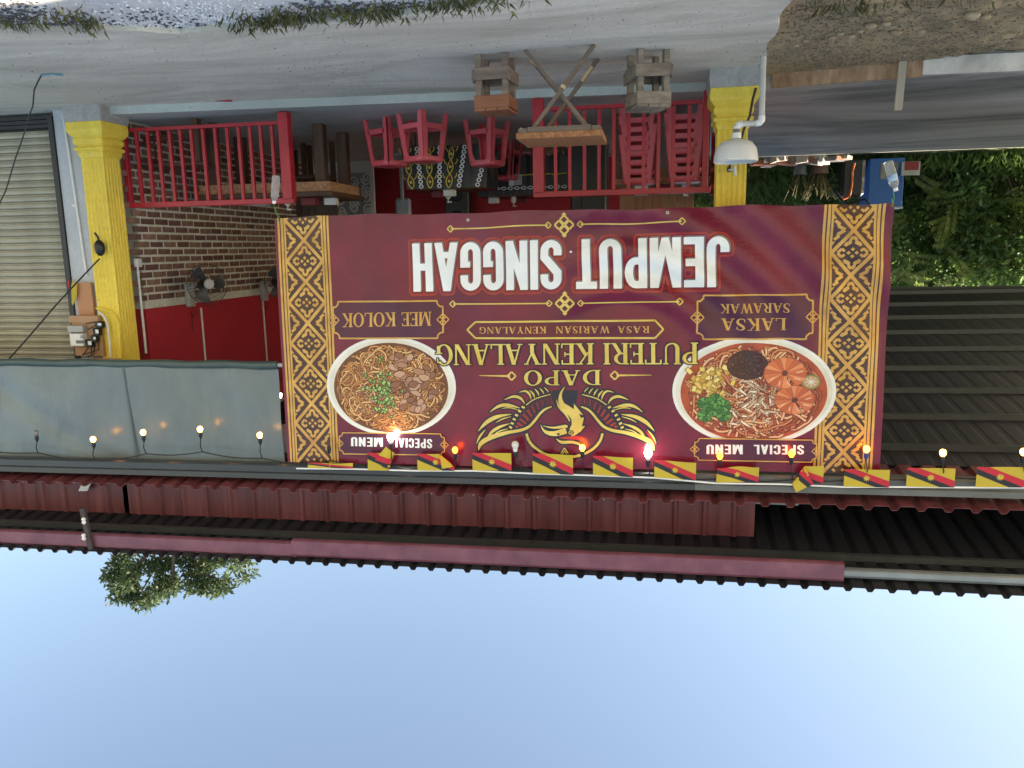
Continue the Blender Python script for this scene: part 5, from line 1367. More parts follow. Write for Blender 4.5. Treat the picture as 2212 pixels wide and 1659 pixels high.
# speaker, black cabinet, wooden counter at the back
m_blk = M('black_plastic', (.010, .011, .013), .4)
sp_ = PY(985, 452, 11.2); t = thing('speaker', 'black loudspeaker against the red back wall', 'speaker', (sp_.x, 11.35, FZ))
MB().box((sp_.x, 11.4, FZ + .62), (.36, .3, 1.24), None, .01).build('cabinet', m_blk, t)
for z, r in ((.84, .12), (.5, .09)): MB().lathe([(r, 0), (r * .95, .012), (r * .6, -.01), (r * .3, .005), (0, .01)], (sp_.x, 11.249, FZ + z), 24, (0, -1, 0)).build('driver', m_dark, t, True)
k0, k1 = PY(1310, 400, 9.6), PY(1232, 400, 9.6)
t = thing('black_cabinet', 'tall black cabinet in the dark behind the right railing', 'cabinet', ((k0.x + k1.x) / 2, 9.85, FZ))
MB().box(((k0.x + k1.x) / 2, 9.85, FZ + .7), (k1.x - k0.x, .5, 1.4), None, .02).build('body', m_blk, t); MB().box(((k0.x + k1.x) / 2 + .1, 9.585, FZ + .8), (.02, .03, .4)).build('handle', m_dark, t)
m_pan = M('varnished_board', (.32, .155, .075), .5, var=.25, scale=4, stretch=(6, 1, .3))
w0, w1 = PY(1338, 430, 9.4), PY(1500, 430, 9.4)
t = thing('counter', 'varnished wooden counter behind the stacked stools', 'counter', ((w0.x + w1.x) / 2, 9.6, FZ))
nb = 9
for k in range(nb): MB().box((w1.x + (w0.x - w1.x) * (k + .5) / nb, 9.45, FZ + .55), ((w0.x - w1.x) / nb - .006, .02, 1.1)).build('panel', m_pan, t)
MB().box(((w0.x + w1.x) / 2, 9.62, FZ + 1.125), (w0.x - w1.x + .08, .42, .045)).build('counter_top', m_pan, t)
st0, st1 = PY(1322, 405, 7.95), PY(1535, 405, 7.95)
t = thing('shelf_table', 'brown table behind the stacked red stools with boxes on it', 'table', ((st0.x + st1.x) / 2, 8.15, FZ)); ztab = FZ + .68
MB().box(((st0.x + st1.x) / 2, 8.15, ztab - .03), (st0.x - st1.x, .5, .05)).build('table_top', m_weave, t)
for x in (st0.x - .05, st1.x + .05):
    for y in (7.95, 8.35): MB().box((x, y, (FZ + ztab - .056) / 2), (.06, .06, ztab - .056 - FZ)).build('leg', m_w, t)
b = MB(); b.box((st0.x - .45, 8.2, FZ + .3), (.55, .02, .42)); solo('white_sheet', b, M('dull_white', (.45, .46, .45), .7), 'pale sheet leaning under the brown table', 'sheet')
tissue(PY(1385, 420, 8.1).x, 8.1, ztab - .004, 'grey tissue box on the brown table', m_box, (.13, .1, .1), 0); tissue(PY(1435, 420, 8.1).x, 8.15, ztab - .004, 'dark red box on the brown table', m_dred, (.2, .1, .08), 0); pump(PY(1478, 420, 8.1).x, 8.05, ztab - .004, 'white pump dispenser on the brown table')

# pedestal fan foot behind the stool
m_gp = M('grey_plastic', (.34, .37, .42), .5)
f0 = PZ(850, 330, FZ); t = thing('pedestal_stand', 'grey round pedestal foot against the red wall', 'stand', (f0.x, f0.y + .3, FZ))
MB().lathe([(.20, 0), (.20, .02), (.12, .05), (.03, .08), (.025, .6)], (f0.x, f0.y + .3, FZ), 20).build('foot', m_gp, t, True); MB().box((f0.x, f0.y + .33, FZ + .72), (.22, .08, .3), None, .03).build('head', m_gp, t)

# ================================================================ WALL FANS, CONDUITS AND BOXES ON THE SIDE WALL
m_fang = M('fan_grey', (.34, .36, .38), .5); m_cage = M('fan_cage', (.012, .012, .014), .4)
def wallfan(y, z, label, head=(-.34, -.16, -.12)):
    bx_ = Vector((WX, y, z)); t = thing('wall_fan', label, 'fan', bx_, 'fans on the side wall')
    MB().box(bx_ + Vector((-.03, 0, 0)), (.055, .13, .26), None, .012).build('wall_bracket', m_fang, t)
    hd = bx_ + Vector(head); ax = Vector((-.80, -.60, -.06)).normalized()
    MB().tube([bx_ + Vector((-.05, 0, -.05)), bx_ + Vector((-.12, -.03, -.12)), hd - ax * .12], [.03, .024, .035], 10).build('arm', m_fang, t, True)
    MB().lathe([(.02, -.16), (.055, -.14), (.062, -.05), (.05, 0)], hd, 18, ax).build('motor', m_cage, t, True)
    MB().lathe([(.055, .065), (.05, .08), (.0, .088)], hd, 20, ax, cap=False).build('cage_badge', M('fan_badge', (.42, .43, .45), .4), t, True)
    q = Vector((0, 0, 1)).rotation_difference(ax)
    c = MB()
    for r, zz in ((.215, .02), (.15, .066), (.10, .078), (.20, -.02), (.12, -.04)):
        c.tube([hd + q @ Vector((r * math.cos(a * math.pi / 18), r * math.sin(a * math.pi / 18), zz)) for a in range(37)], .0042 if r > .21 else .0018, 5, cap=False)
    for k in range(36):
        a = k * math.pi / 18; cs, sn = math.cos(a), math.sin(a)
        c.tube([hd + q @ Vector((.05 * cs, .05 * sn, .08)), hd + q @ Vector((.15 * cs, .15 * sn, .066)), hd + q @ Vector((.215 * cs, .215 * sn, .02)), hd + q @ Vector((.12 * cs, .12 * sn, -.04))], .0011, 4, cap=False)
    c.build('cage', m_cage, t, True)
    for k in range(3):
        b = MB()
        def bl_(a, b_):
            th = k * 2.094 + (a - .5) * .9 + .3 * b_; r = .04 + .155 * b_; return hd + q @ Vector((r * math.cos(th), r * math.sin(th), .012 + .03 * (a - .5)))
        b.grid(bl_, 6, 6).build('blade', M('fan_blade', (.05, .055, .065), .25), t, True)
    MB().tube([bx_ + Vector((-.04, .02, .13)), bx_ + Vector((-.06, .05, .2)), bx_ + Vector((-.05, .0, .24)), bx_ + Vector((-.05, -.03, .18)), bx_ + Vector((-.02, .01, .4))], .004, 5).build('cord', m_cab, t, True)
f1_ = PXX(405, 637, WX); wallfan(f1_.y, f1_.z, 'black wall fan over the red paint, nearer the yellow column')
f2_ = PXX(566, 628, WX); wallfan(f2_.y, f2_.z, 'wall fan half hidden behind the banner edge')
def conduit(px_, y0, y1, label, mat, box=None):
    a, b_ = PXX(*px_[0], WX), PXX(*px_[1], WX)
    t = thing('wall_conduit', label, 'pipe', (WX - .012, a.y, min(a.z, b_.z)), 'conduits on the side wall')
    yv = a.y; MB().tube([(WX - .012, yv, a.z), (WX - .012, yv, b_.z + .3)], .012, 8).build('pipe', mat, t, True)
    if box is not None: MB().box((WX - .022, yv, a.z - .01), (.04, .075, .085), None, .006).build('junction_box', m_cwhite, t)
m_cwhite = M('aged_white_plastic', (.62, .63, .62), .5)
conduit(((294, 570), (300, 700)), 0, 0, 'conduit with a white box at the brick wall edge by the yellow column', m_cwhite, 1)
conduit(((432, 665), (438, 780)), 0, 0, 'white conduit above the black wall fan', m_cwhite)
conduit(((565, 640), (572, 780)), 0, 0, 'white conduit with a box near the banner edge', m_cwhite, 1)

# ================================================================ METER BOARD AND CABLES ON THE COLUMN
m_bb = M('brown_board', (.48, .23, .115), .6, var=.08, scale=4); m_bb2 = M('tan_board', (.42, .24, .13), .6, var=.08, scale=4)
def pxbox(x0, x1, y0, y1, Y, th):
    a, c = PY(x0, y0, Y), PY(x1, y1, Y); m_ = (a + c) / 2
    return (m_.x, Y, m_.z), (abs(a.x - c.x), th, abs(a.z - c.z))
t = thing('meter_board', 'brown timber board with electricity meter and black cut-outs', 'meter board', PY(190, 682, 6.56))
c, s = pxbox(156, 226, 684, 768, 6.565, .03); MB().box(c, s).build('board', m_bb2, t)
c, s = pxbox(152, 216, 682, 696, 6.558, .05); MB().box(c, s).build('board_edge', m_bb2, t)
c, s = pxbox(154.5, 186, 720, 747, 6.51, .07); mt_ = MB().box(c, s, None, .006).build('meter', m_white, t)
c2_, s2 = pxbox(164, 181, 735, 742, 6.473, .004); MB().box(c2_, s2).build('display', M('lcd', (.12, .13, .12), .3), mt_)
c2_, s2 = pxbox(173, 181, 724, 731, 6.473, .004); MB().box(c2_, s2).build('seal', M('lead_grey', (.3, .3, .3), .4), mt_)
c, s = pxbox(149, 184, 703, 717, 6.515, .06); MB().box(c, s, None, .004).build('terminal_cover', M('clear_cover', (.35, .35, .34), .3), t)
for i, (x0, x1, y0, y1) in enumerate(((208, 224, 694, 708), (203, 218, 708, 725), (199, 212, 724, 738), (187, 203, 733, 750))):
    c, s = pxbox(x0, x1, y0, y1, 6.52, .06); o = MB().box(c, s, None, .006).build('cutout', m_blk, t)
    c, s = pxbox(x0 + 3, x1 - 5, y0 + 4, y1 - 5, 6.488, .004); MB().box(c, s).build('tag', m_white, o)
for pts in (((185, 700), (205, 695), (215, 697)), ((190, 712), (205, 704), (212, 708)), ((197, 750), (198, 768), (180, 772)), ((205, 738), (203, 765), (190, 772)), ((213, 735), (214, 755), (178, 766)), ((218, 722), (190, 752), (176, 772))):
    MB().tube([PY(x, y, 6.5 + .01 * k) for k, (x, y) in enumerate(pts)], .005, 6).build('wire', m_cab, t, True)
c, s = pxbox(165, 206, 611, 682, 6.64, .03); b = MB(); b.box(c, s); solo('blank_board', b, m_bb, 'plain orange brown board mounted under the meter board', 'board')
c, s = pxbox(200, 259, 774, 782, 6.53, .05); b = MB(); b.box(c, s); solo('timber_ledge', b, m_bb2, 'narrow brown ledge across the yellow column below the blind', 'ledge')
b = MB(); b.tube([PY(*p, 6.56) for p in ((208, 666), (222, 668), (241, 675), (250, 685), (256, 700), (259, 740), (261, 775))], .012, 8); solo('bent_conduit', b, m_yel, 'yellow painted conduit bending over the column near the meter', 'pipe', smooth=True)
b = MB(); b.tube([PY(*p, 6.545) for p in ((213, 674), (221, 679), (229, 691), (233, 705), (237, 740), (240, 772))], .011, 8); solo('bent_conduit', b, m_cwhite, 'white conduit bending beside the meter board', 'pipe', smooth=True)
# small flag stuck by the shutter
t = thing('paper_flag', 'little red black and yellow flag tucked beside the brown board', 'flag', PY(155, 606, 6.6))
for nm_, q, m_ in (('yellow_field', ((157, 606), (167, 614), (166, 640), (158, 660), (155, 652), (154, 620)), m_fy), ('black_stripe', ((150, 603), (156, 605), (153.8, 620), (156, 655), (154, 640), (151, 622)), m_fk), ('red_stripe', ((146, 607), (149.6, 604), (150.6, 622), (149, 625)), m_fr)):
    b = MB(); b.prism([PY(x, y, 6.6) for x, y in q], (0, -.004, 0)); b.build(nm_, m_, t)
# splice pod with cable
t = thing('cable_splice_pod', 'black oval cable pod hanging on the yellow column', 'cable pod', PY(215, 517, 6.52))
c = PY(215.5, 536, 6.53); ax = (PY(213, 515, 6.53) - PY(218, 556, 6.53)).normalized()
MB().lathe([(.0, -.075), (.02, -.068), (.04, -.04), (.047, 0), (.043, .04), (.026, .066), (.012, .075), (.0, .078)], c, 18, ax).build('pod', m_blk, t, True)
MB().tube([c + ax * .06, c + ax * .10 + Vector((.004, 0, 0)), PY(204.5, 503, 6.53)], .010, 8).build('stub', m_cab, t, True)
b = MB(); b.tube([PY(215, 560, 6.53), PY(212, 562, 6.5), PY(170, 606, 6.42), PY(120, 660, 6.33), PY(60, 730, 6.25), PY(10, 786, 6.19), PY(-40, 840, 6.16)], .0075, 7); solo('drop_cable', b, m_cab, 'taut black cable running from the column pod across the shutter', 'cable', smooth=True)
yend = PZ(90, 162, .005).y
wp = [(-20, 480), (13, 410), (33, 343), (49, 298), (64, 248), (71, 229), (74, 194), (84, 172), (90, 162)]
b = MB(); b.tube([PY(x, y, 6.0 - (5.98 - yend) * min(1, k / 6)) if k < 8 else PZ(x, y, .006) for k, (x, y) in enumerate(wp)], .006, 6); solo('hanging_wire', b, M('dull_wire', (.03, .032, .03), .6), 'loose dark wire hanging down to the apron before the shutter', 'wire', smooth=True)
b = MB(); b.tube([PZ(90, 162, .012), PZ(112, 160, .012), PZ(137, 162, .012)], .006, 6); solo('blue_twine', b, M('blue_twine', (.06, .25, .36), .6), 'short piece of blue twine at the end of the loose wire', 'twine')

# ================================================================ WASH BASIN AND TAP
m_cer = M('basin_white', (.66, .67, .64), .3, var=.05, scale=6); m_pvc = M('grey_pvc', (.52, .52, .48), .45, var=.12); m_dgr = M('dark_coupling', (.13, .14, .14), .5)
BYP = 6.2
def W_(x, y): return PY(x, y, BYP)
bc = W_(1589, 352); t = thing('wash_basin', 'white plastic wash basin on a bent drain pipe before the yellow column', 'basin', W_(1645, 146))
rb = abs(W_(1540, 345).x - W_(1637, 345).x) / 2; zb0, zb1 = W_(1589, 301).z, W_(1589, 349).z
hh = zb1 - zb0
MB().lathe([(.03, 0), (rb * .42, .004), (rb * .72, hh * .16), (rb * .90, hh * .42), (rb * .985, hh * .78), (rb * 1.0, hh), (rb * .96, hh + .006), (rb * .93, hh * .95), (rb * .8, hh * .45), (rb * .4, hh * .15), (.0, hh * .12)], (bc.x, BYP, zb0), 36, cap=False).build('bowl', m_cer, t, True)
MB().box((bc.x, BYP - rb * .985, zb1 - .006), (rb * .9, .012, .012)).build('rim_lip', m_cer, t)
zc = W_(1591, 294); MB().lathe([(.034, -.022), (.036, 0), (.034, .02)], (bc.x, BYP, zc.z), 16).build('waste_collar', m_white, t, True)
MB().lathe([(.024, 0), (.024, W_(1591, 288).z - W_(1591, 271).z)], (bc.x, BYP, W_(1591, 271).z), 14).build('coupling', m_dgr, t, True)
e0 = W_(1592, 270); e1 = W_(1645, 265); r_ = .0215; xl, xr = bc.x, e1.x; zh = W_(1618, 267).z
MB().tube([(xl, BYP, zh + .035), (xl, BYP, zh + .02), (xl - .012, BYP, zh + .004), (xl - .04, BYP, zh)], r_ + .004, 12).build('elbow', m_white, t, True)
MB().tube([(xl - .035, BYP, zh), (xr + .035, BYP, zh)], r_, 12).build('pipe', m_pvc, t, True)
MB().tube([(xr + .04, BYP, zh), (xr + .012, BYP, zh - .004), (xr, BYP, zh - .02), (xr, BYP, zh - .05)], r_ + .004, 12).build('elbow', m_white, t, True)
MB().tube([(xr, BYP, zh - .045), (xr + .004, BYP, -.05)], r_, 12).build('pipe', m_pvc, t, True)
hz = [PY(*p, 6.5) for p in ((1575, 365), (1578, 352), (1586, 335))] ; hz += [PY(*p, 6.47) for p in ((1601, 305), (1606, 282), (1620, 250), (1626, 215), (1633, 190))]
t = thing('tap', 'small plastic tap with a black hose on the yellow column', 'tap', PY(1583, 368, 6.55))
MB().tube(hz, .010, 8).build('hose', m_cab, t, True)
q = PY(1575, 366, 6.54); MB().lathe([(.016, -.02), (.018, 0), (.014, .02)], q, 12).build('hose_clip', m_blk, t, True)
MB().tube([PY(1576, 367, 6.57), PY(1576, 367, 6.52), PY(1584, 366, 6.50), PY(1589, 364, 6.49)], .010, 8).build('spout', m_cwhite, t, True)
MB().tube([PY(1588, 358, 6.49), PY(1588, 380, 6.49)], [.008, .011], 8).build('handle', m_cwhite, t, True)

# ================================================================ CLUTTER AT THE BACK OF THE SLAB
def sl(x, y): p = PZ(x, y, .1); return p
CLY = 12.9
def atY(x, y, Y): return PY(x, y, Y)
m_blu = M('blue_board', (.015, .12, .42), .5, var=.12, scale=3)
a, c = atY(1955, 350, CLY), atY(1874, 441, CLY)
t = thing('blue_cabinet', 'blue box with paper notices standing behind the concrete slab', 'cabinet', ((a.x + c.x) / 2, CLY + .2, .1))
zt3 = c.z + .05
MB().box(((a.x + c.x) / 2, CLY + .25, (.1 + zt3) / 2), (c.x - a.x, .5, zt3 - .1), None, .01).build('body', m_blu, t); MB().box((a.x + .25, CLY + .2, zt3 + .015), (.5, .5, .03)).build('lid', M('pale_blue', (.4, .5, .58), .5), t)
for x0, x1, y0, y1, m_ in ((1903, 1938, 352, 386, M('poster_paper', (.28, .27, .27), .7, var=.5, scale=14)),):
    c1_, s1_ = pxbox(x0, x1, y0, y1, CLY - .006, .006); MB().box(c1_, s1_).build('notice', m_, t)
c1_, s1_ = pxbox(1948, 1986, 350, 378, CLY - .1, .03); t = thing('price_board', 'small red and white notice leaning beside the blue box', 'sign', (c1_[0], CLY - .1, .1)); MB().box(c1_, s1_).build('board', M('board_white', (.4, .4, .4), .6), t)
c1_, s1_ = pxbox(1955, 1984, 350, 367, CLY - .12, .004); MB().box(c1_, s1_).build('red_panel', M('board_red', (.28, .02, .03), .6), t)
k0, k1 = atY(1872, 351, CLY - .3), atY(1815, 426, CLY - .3)
t = thing('black_case', 'black case with an orange cord hanging over it', 'case', ((k0.x + k1.x) / 2, CLY - .15, .1))
MB().box(((k0.x + k1.x) / 2, CLY - .15, (.1 + k1.z) / 2), (k1.x - k0.x, .3, k1.z - .1), None, .05).build('body', m_blk, t)
MB().tube([atY(*p, CLY - .32) for p in ((1846, 352), (1841, 372), (1840, 400), (1835, 425), (1822, 430), (1818, 424))], .018, 7).build('orange_cord', M('orange_cord', (.55, .14, .03), .6), t, True)
MB().tube([atY(*p, CLY - .2) for p in ((1805, 375), (1782, 402), (1800, 410), (1815, 430), (1830, 440), (1868, 430), (1878, 442))], .02, 7).build('bent_handle', m_blk, t, True)
for x, y, w_, h_, m_, lab in ((1770, 364, .28, .22, M('clay_pot', (.14, .085, .06), .8), 'brown pot with a dry grassy plant behind the slab'), (1729, 366, .20, .22, M('tin_grey', (.14, .15, .16), .5), 'grey tin pot behind the slab, beside the brown pot')):
    p = PZ(x, y - 8, .1); p = atY(x, y, 12.7); t = thing('plant_pot', lab, 'pot', (p.x, 12.7, .1), 'pots behind the slab')
    MB().lathe([(w_ * .4, 0), (w_ * .5, h_), (w_ * .43, h_), (w_ * .35, .05)], (p.x, 12.7, .1), 14, cap=False).build('pot', m_, t, True)
    b = MB()
    for k in range(40 if w_ > .25 else 10):
        a_ = random.uniform(0, 6.28); l_ = random.uniform(.25, .55); r0 = random.uniform(0, w_ * .3)
        b0 = Vector((p.x + r0 * math.cos(a_), 12.7 + r0 * math.sin(a_), .1 + h_ * .8)); b1_ = b0 + Vector((math.cos(a_) * l_ * .35, math.sin(a_) * l_ * .35, l_ * .8)); b2_ = b1_ + Vector((math.cos(a_) * .12, math.sin(a_) * .12, -.08))
        b.tube([b0, b1_, b2_], [.008, .006, .002], 4)
    b.build('plant', M('dry_stalks', (.10, .09, .03), .8, var=.5), t)
for k in range(16):
    x = 1625 + k * 10.5; p = PZ(x, 352 + random.uniform(-2, 6), .1); b = MB(); b.box((p.x, min(p.y, 12.4), .1 + random.uniform(.02, .06)), (random.uniform(.1, .35), .2, random.uniform(.03, .12)), Rz(random.uniform(-1, 1)) @ Ry(random.uniform(-.2, .2)))
    pos = ('white', 'rusty', 'grey', 'pale')[k % 4]
    solo('rubbish_piece', b, M('rubbish_%s' % pos, ((.55, .55, .55), (.25, .08, .04), (.15, .15, .16), (.42, .38, .34))[k % 4], .7, var=.3), '%s scrap of rubbish %s behind the slab' % (pos, ('right beside the yellow column', 'between the column and the grey tin pot', 'between the two pots', 'next to the black case')[k // 4]), 'rubbish', 'scraps lying along the back of the slab')

# ================================================================ VEGETATION
lf1 = leafmat('leaf_green', (.11, .22, .06), (.22, .34, .11)); lf2 = leafmat('leaf_dark', (.08, .17, .06), (.15, .27, .10)); lf3 = leafmat('leaf_light', (.16, .26, .06), (.30, .37, .11)); lft = leafmat('tree_leaf', (.05, .09, .045), (.10, .15, .07))
m_bark = M('bark', (.07, .055, .042), .9, var=.3, scale=8, bump=.5)
def leaves(blobs, n, size, seed, flat=.3):
    r = np.random.default_rng(seed); B = np.array(blobs, float); vol = B[:, 3] * B[:, 4] * B[:, 5]; pk = r.choice(len(B), n, p=vol / vol.sum())
    d = r.normal(size=(n, 3)); d /= np.linalg.norm(d, axis=1)[:, None]; rad = r.random(n) ** .42
    c = B[pk, :3] + d * rad[:, None] * B[pk, 3:6] + r.normal(size=(n, 3)) * .04
    # leaves come in little sprays of a shared direction
    ax = d * .6 + r.normal(size=(n, 3)) * .7 + np.array([0, 0, flat]); ax /= np.linalg.norm(ax, axis=1)[:, None]
    nr = np.cross(ax, r.normal(size=(n, 3))); nr /= np.linalg.norm(nr, axis=1)[:, None]
    L = size * (.6 + .8 * r.random(n))[:, None]; Wd = L * .42
    sd_ = np.cross(ax, nr)
    v = np.stack([c, c + ax * L * .5 + sd_ * Wd * .5, c + ax * L, c + ax * L * .5 - sd_ * Wd * .5], 1).reshape(-1, 3)
    mb = MB(); mb.v = [tuple(x) for x in v]; mb.f = [(4 * i, 4 * i + 1, 4 * i + 2, 4 * i + 3) for i in range(n)]
    return mb
def fastbuild(mb, name, mat, parent):
    off = parent.location; me = bpy.data.meshes.new(name); v = np.array(mb.v) - np.array(off); me.from_pydata(v.tolist(), [], mb.f); me.materials.append(mat)
    o = bpy.data.objects.new(name, me); col.objects.link(o); o.parent = parent; return o
def bush(x, y, z, w, h, mat, label, n, size, seed):
    t = thing('bush', label, 'bush', (x, y, z - .1), 'bushes behind the slab')
    r = random.Random(seed); bl_ = []
    for k in range(13): bl_.append((x + r.uniform(-.5, .5) * w, y + r.uniform(-.35, .35), z + h * r.uniform(.12, .95), r.uniform(.22, .4) * w * .8, r.uniform(.3, .5), r.uniform(.16, .28) * h))
    fastbuild(leaves(bl_, n, size, seed), 'foliage', mat, t)
    b = MB()
    for k in range(6): q = bl_[k]; b.tube([(x + r.uniform(-.2, .2), y, z - .1), ((x + q[0]) / 2, (y + q[1]) / 2, z + q[2] * .3), q[:3]], [.03, .02, .008], 5)
    b.build('stems', m_bark, t, True)
pz_ = lambda px_, Y: PY(px_, 400, Y).x
bush(pz_(1960, 14.2), 14.2, .1, 2.0, 2.6, lf1, 'dark bush right beside the blue box', 6500, .10, 1)
bush(pz_(2060, 14.6), 14.6, .1, 2.4, 2.7, lf1, 'mid green bush between the dark bush and the pale one', 7000, .11, 2)
bush(pz_(2150, 14.0), 14.0, .1, 1.6, 1.5, lf2, 'low dark bush nearest the slab at the picture edge', 4200, .12, 3)
bush(pz_(2190, 15.4), 15.2, .3, 3.0, 2.7, lf3, 'tall pale green bush at the picture edge', 7000, .12, 4)
bush(pz_(2000, 16.2), 16.2, .5, 3.2, 2.6, lf3, 'pale leafy bush behind the others under the canopy', 7000, .12, 5)
bush(pz_(2250, 13.9), 13.9, .1, 2.0, 2.2, lf1, 'green bush just past the picture edge', 4000, .12, 6)
bush(pz_(1880, 17.0), 17.0, .9, 3.0, 2.0, lf1, 'green bush on the bank behind the blue box', 5000, .12, 7)
# big-leaf fronds: pinnate sprays in front of the dark bushes
def frond(p, d, L, seed):
    r = random.Random(seed); mb = MB(); d = Vector(d).normalized(); sd_ = d.cross(Vector((0, -1, .2))).normalized()
    for k in range(11):
        c = Vector(p) + d * L * k / 11 + Vector((0, 0, -.12 * (k / 11) ** 2 * L))
        for s in (-1, 1):
            tip = c + (sd_ * s * .8 + d * .5).normalized() * .12; n_ = (d - sd_ * s * .5).normalized() * .024
            mb.v += [tuple(c), tuple((c + tip) / 2 + n_), tuple(tip), tuple((c + tip) / 2 - n_)]; o = len(mb.v) - 4; mb.f.append((o, o + 1, o + 2, o + 3))
    return mb
fr = MB()
for k in range(60):
    px_ = random.uniform(1935, 2230); yy = random.uniform(380, 600); p = PY(px_, yy, random.uniform(13.7, 14.2)); f_ = frond(p, (random.uniform(-1, 1), random.uniform(-.6, -.1), random.uniform(-.1, .8)), random.uniform(.35, .7), k); fr.add(f_.v, f_.f)
o = struct('fern_fronds', fr, lf3); o['kind'] = 'stuff'; o['label'] = 'pinnate leaf sprays among the bushes'; o['category'] = 'foliage'

# grass on the bank and by the slab
def blades(pts, hmin, hmax, w, seed):
    r = np.random.default_rng(seed); P = np.array(pts, float); n = len(P); a = r.random(n) * 6.283; l = hmin + (hmax - hmin) * r.random(n); le = .25 + .7 * r.random(n)
    tip = P + np.stack([np.cos(a) * l * le, np.sin(a) * l * le, l], 1); midp = P + np.stack([np.cos(a) * l * le * .3, np.sin(a) * l * le * .3, l * .62], 1)
    s = np.stack([-np.sin(a), np.cos(a), np.zeros(n)], 1) * w
    v = np.stack([P - s, P + s, midp + s * .8, tip, midp - s * .8], 1).reshape(-1, 3)
    mb = MB(); mb.v = [tuple(x) for x in v]; mb.f = [(5 * i, 5 * i + 1, 5 * i + 2, 5 * i + 3, 5 * i + 4) for i in range(n)]; return mb
lfg = leafmat('grass_blade', (.085, .17, .04), (.17, .26, .07)); lfd = leafmat('grass_dry', (.11, .14, .05), (.24, .24, .10))
gp = []
for k in range(19000):
    x = random.uniform(-7.5, 2.0); yy = 18.5 - 5.4 * random.random() ** .8; b_ = (yy - 12.11) / 18; gp.append((x, yy, bankp((x + 30) / 50, b_)[2]))
g_ = blades(gp, .08, .28, .009, 5); me = bpy.data.meshes.new('bank_grass'); me.from_pydata(g_.v, [], g_.f); me.materials.append(lfg); o = bpy.data.objects.new('bank_grass', me); col.objects.link(o); tag(o, 'green grass growing on the bank behind the slab', 'grass', kind='stuff')
gp = []
for (x, y, n, sx_, sy) in ((560, 42, 150, 45, 10), (640, 35, 130, 40, 10), (730, 28, 120, 45, 9), (830, 20, 120, 50, 8), (950, 8, 130, 60, 7), (1020, 2, 80, 40, 6), (40, 40, 70, 40, 12), (185, 50, 60, 20, 8), (150, 30, 40, 30, 10), (1080, -10, 60, 40, 6), (1870, 12, 50, 60, 14), (1790, 4, 30, 40, 8), (2050, 6, 30, 60, 14)):
    for k in range(n): p = PZ(x + random.gauss(0, sx_), min(y + random.gauss(0, sy) - 6, y + 6), -.04); gp.append((p.x, p.y, (dirth(p.x, p.y) if p.x < -.7 else sandh(p.x, p.y))))
g_ = blades(gp, .025, .085, .0018, 6); me = bpy.data.meshes.new('edge_grass'); me.from_pydata(g_.v, [], g_.f); me.materials.append(lfd); o = bpy.data.objects.new('edge_grass', me); col.objects.link(o); tag(o, 'thin grass tufts along the apron edge and in the dirt', 'grass', kind='stuff')

# gravel: dark chips on the sand, stones in the dirt
def chips(n, fn, smin, smax, seed):
    r = random.Random(seed); mb = MB()
    for k in range(n):
        x, y, z = fn(r); s = r.uniform(smin, smax); R = Rz(r.uniform(0, 6)) @ Rx(r.uniform(-.6, .6)); vs = []
        for v in ((1, 0, 0), (-1, 0, 0), (0, .8, 0), (0, -.8, 0), (0, 0, .6), (0, 0, -.6)): vs.append(Vector((x, y, z)) + R @ (Vector(v) * s * r.uniform(.7, 1.1)))
        mb.add(vs, [(0, 2, 4), (2, 1, 4), (1, 3, 4), (3, 0, 4), (2, 0, 5), (1, 2, 5), (3, 1, 5), (0, 3, 5)])
    return mb
def onpx(cs):
    def f(r):
        x, y, sx_, sy = r.choice(cs); p = PZ(r.gauss(x, sx_), r.gauss(y, sy), -.06); return (p.x, p.y, (dirth(p.x, p.y) if p.x < -.7 else sandh(p.x, p.y)) + .002)
    return f
m_chip = M('dark_gravel', (.10, .10, .105), .85, var=.3, island=.45); m_chipw = M('white_gravel', (.7, .71, .7), .85, var=.15, island=.2); m_chipb = M('brown_gravel', (.26, .2, .13), .9, var=.2, island=.4)
struct('dark_gravel', chips(1500, onpx([(60, 30, 60, 14), (20, 10, 40, 12), (160, 40, 40, 8), (720, 10, 60, 10), (840, 5, 50, 8), (600, 35, 50, 6), (330, 40, 90, 14)]), .006, .020, 1), m_chip, kind='stuff')
struct('white_gravel', chips(1500, onpx([(380, 20, 100, 18), (300, 45, 90, 8), (480, 25, 60, 12)]), .005, .014, 2), m_chipw, kind='stuff')
struct('brown_gravel', chips(4200, onpx([(1780, 110, 70, 18), (1900, 70, 120, 28), (2100, 60, 90, 34), (1760, 60, 40, 26), (1950, 110, 130, 18), (1850, 30, 110, 20)]), .004, .015, 3), m_chipb, kind='stuff')
STL = ['stone in the middle of the pale row of stones in the dirt', 'stone next to the middle one in the pale row', 'rounded stone just past the middle of the pale row', 'small stone before the largest of the pale row', 'largest stone of the pale row in the dirt', 'stone touching the end of the pale row', 'broad stone at the end of the pale row', 'small stone closest to the apron edge but one', 'small stone closest to the apron edge', 'biggest of the two stones lying alone in the far dirt corner', 'smaller of the two stones lying alone in the far dirt corner', 'single stone between the pale row and the picture edge', 'stone leaning against the brown form plank']
m_st = M('sandstone', (.36, .27, .17), .9, var=.25, bump=.4, bscale=30, rand=.2)
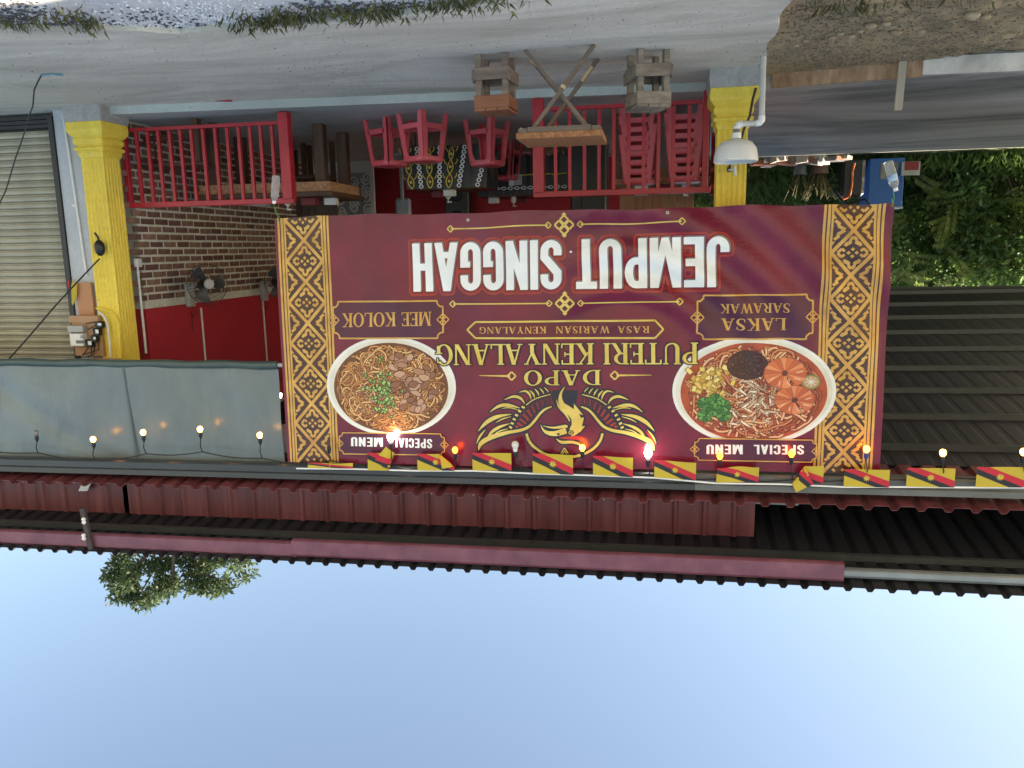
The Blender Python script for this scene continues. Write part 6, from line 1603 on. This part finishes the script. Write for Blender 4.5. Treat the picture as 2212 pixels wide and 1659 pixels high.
for k, (x, y, s) in enumerate(((1798, 70, .035), (1815, 66, .03), (1840, 68, .03), (1858, 62, .028), (1880, 55, .05), (1915, 52, .04), (1935, 62, .05), (1740, 78, .03), (1720, 84, .025), (2100, 28, .06), (2128, 32, .045), (1990, 60, .035), (1768, 140, .06))):
    p = PZ(x, y, -.05); bm = bmesh.new(); bmesh.ops.create_icosphere(bm, subdivisions=2, radius=s * .62)
    r = random.Random(k)
    for v in bm.verts: v.co = Vector((v.co.x * 1.3, v.co.y, v.co.z * .75)) * (1 + .35 * (fbm(v.co.x * 30 + k * 7, v.co.y * 30 + v.co.z * 17) - .5))
    me = bpy.data.meshes.new('stone'); bm.to_mesh(me); bm.free(); me.materials.append(m_st)
    o = bpy.data.objects.new('stone', me); col.objects.link(o); o.location = (p.x, p.y, dirth(p.x, p.y) + s * .25); tag(o, STL[k], 'stone', 'stones in the dirt')
# grit on the apron
def gr_(r):
    p = PZ(r.uniform(-20, 1660), r.uniform(10, 225) ** 1.0, 0)
    return (p.x, p.y, .002) if p.y < stepy(p.x) - .03 and p.x > -.7 and p.y > 4.6 else (2 + r.random(), 5.5 + r.random(), .002)
struct('apron_grit', chips(420, gr_, .002, .007, 8), m_chip, kind='stuff')
# scraps on the apron
b = MB(); a0_ = PZ(470, 222, .006); b.prism([PZ(465, 218, .004), PZ(500, 215.5, .004), PZ(503, 219, .012), PZ(488, 219, .004)], (0, 0, .003)); solo('red_scrap', b, m_fr, 'torn red scrap lying on the apron before the step', 'scrap')

# ================================================================ TREE BEHIND THE ROOF
TY = 24.
t0 = PY(400, 1180, TY); tr = thing('tree', 'tree with gaps in its crown rising behind the roof', 'tree', (t0.x, TY, -.2))
sc3 = 1.8228
def tb(x, y, rx, ry):                # blobs traced in an enlarged view: 900 photo px wide
    px_ = (300 + x * .4069) / sc3; py_ = (2050 + y * .4069) / sc3; p = PY(px_, py_, TY); k = TY / F * .2232 * 1.08
    return (p.x, TY + random.uniform(-.6, .6), p.z, rx * k, .7, ry * k)
tbl = [tb(*q) for q in ((430, 360, 90, 70), (420, 480, 100, 90), (440, 590, 120, 80), (470, 690, 100, 80), (540, 780, 90, 50), (700, 760, 100, 60), (790, 700, 90, 60), (640, 840, 60, 40), (600, 520, 50, 120), (740, 370, 130, 50), (860, 420, 110, 70), (900, 560, 110, 60), (990, 620, 90, 40), (1050, 400, 150, 70), (1120, 500, 130, 70), (1200, 590, 140, 60), (1340, 600, 130, 45), (1480, 590, 110, 40), (1580, 590, 80, 35), (1280, 420, 90, 60), (1400, 370, 120, 35), (1560, 370, 120, 35), (1680, 370, 70, 30), (1550, 460, 60, 30))]
# the rest of the crown and trunk, hidden behind the roof from here
tbl2 = [(t0.x + random.uniform(-3, 2.6), TY + random.uniform(-1, 1), t0.z - random.uniform(.8, 4.2), random.uniform(.8, 1.4), 1.0, random.uniform(.6, 1.0)) for _ in range(16)]
fastbuild(leaves(tbl, 7600, .19, 21, .1), 'crown', lft, tr); fastbuild(leaves(tbl2, 4000, .3, 22, .1), 'lower_crown', lft, tr)
b = MB(); b.tube([(t0.x, TY, -.2), (t0.x + .1, TY, 3), (t0.x - .1, TY, 6.5), (t0.x, TY, t0.z - 1)], [.32, .26, .2, .14], 10)
for q in tbl[::2]: b.tube([(t0.x, TY, t0.z - 2.2), ((t0.x + q[0]) / 2, q[1], (t0.z - 1.2 + q[2]) / 2), q[:3]], [.11, .06, .02], 6)
b.build('trunk', m_bark, tr, True)
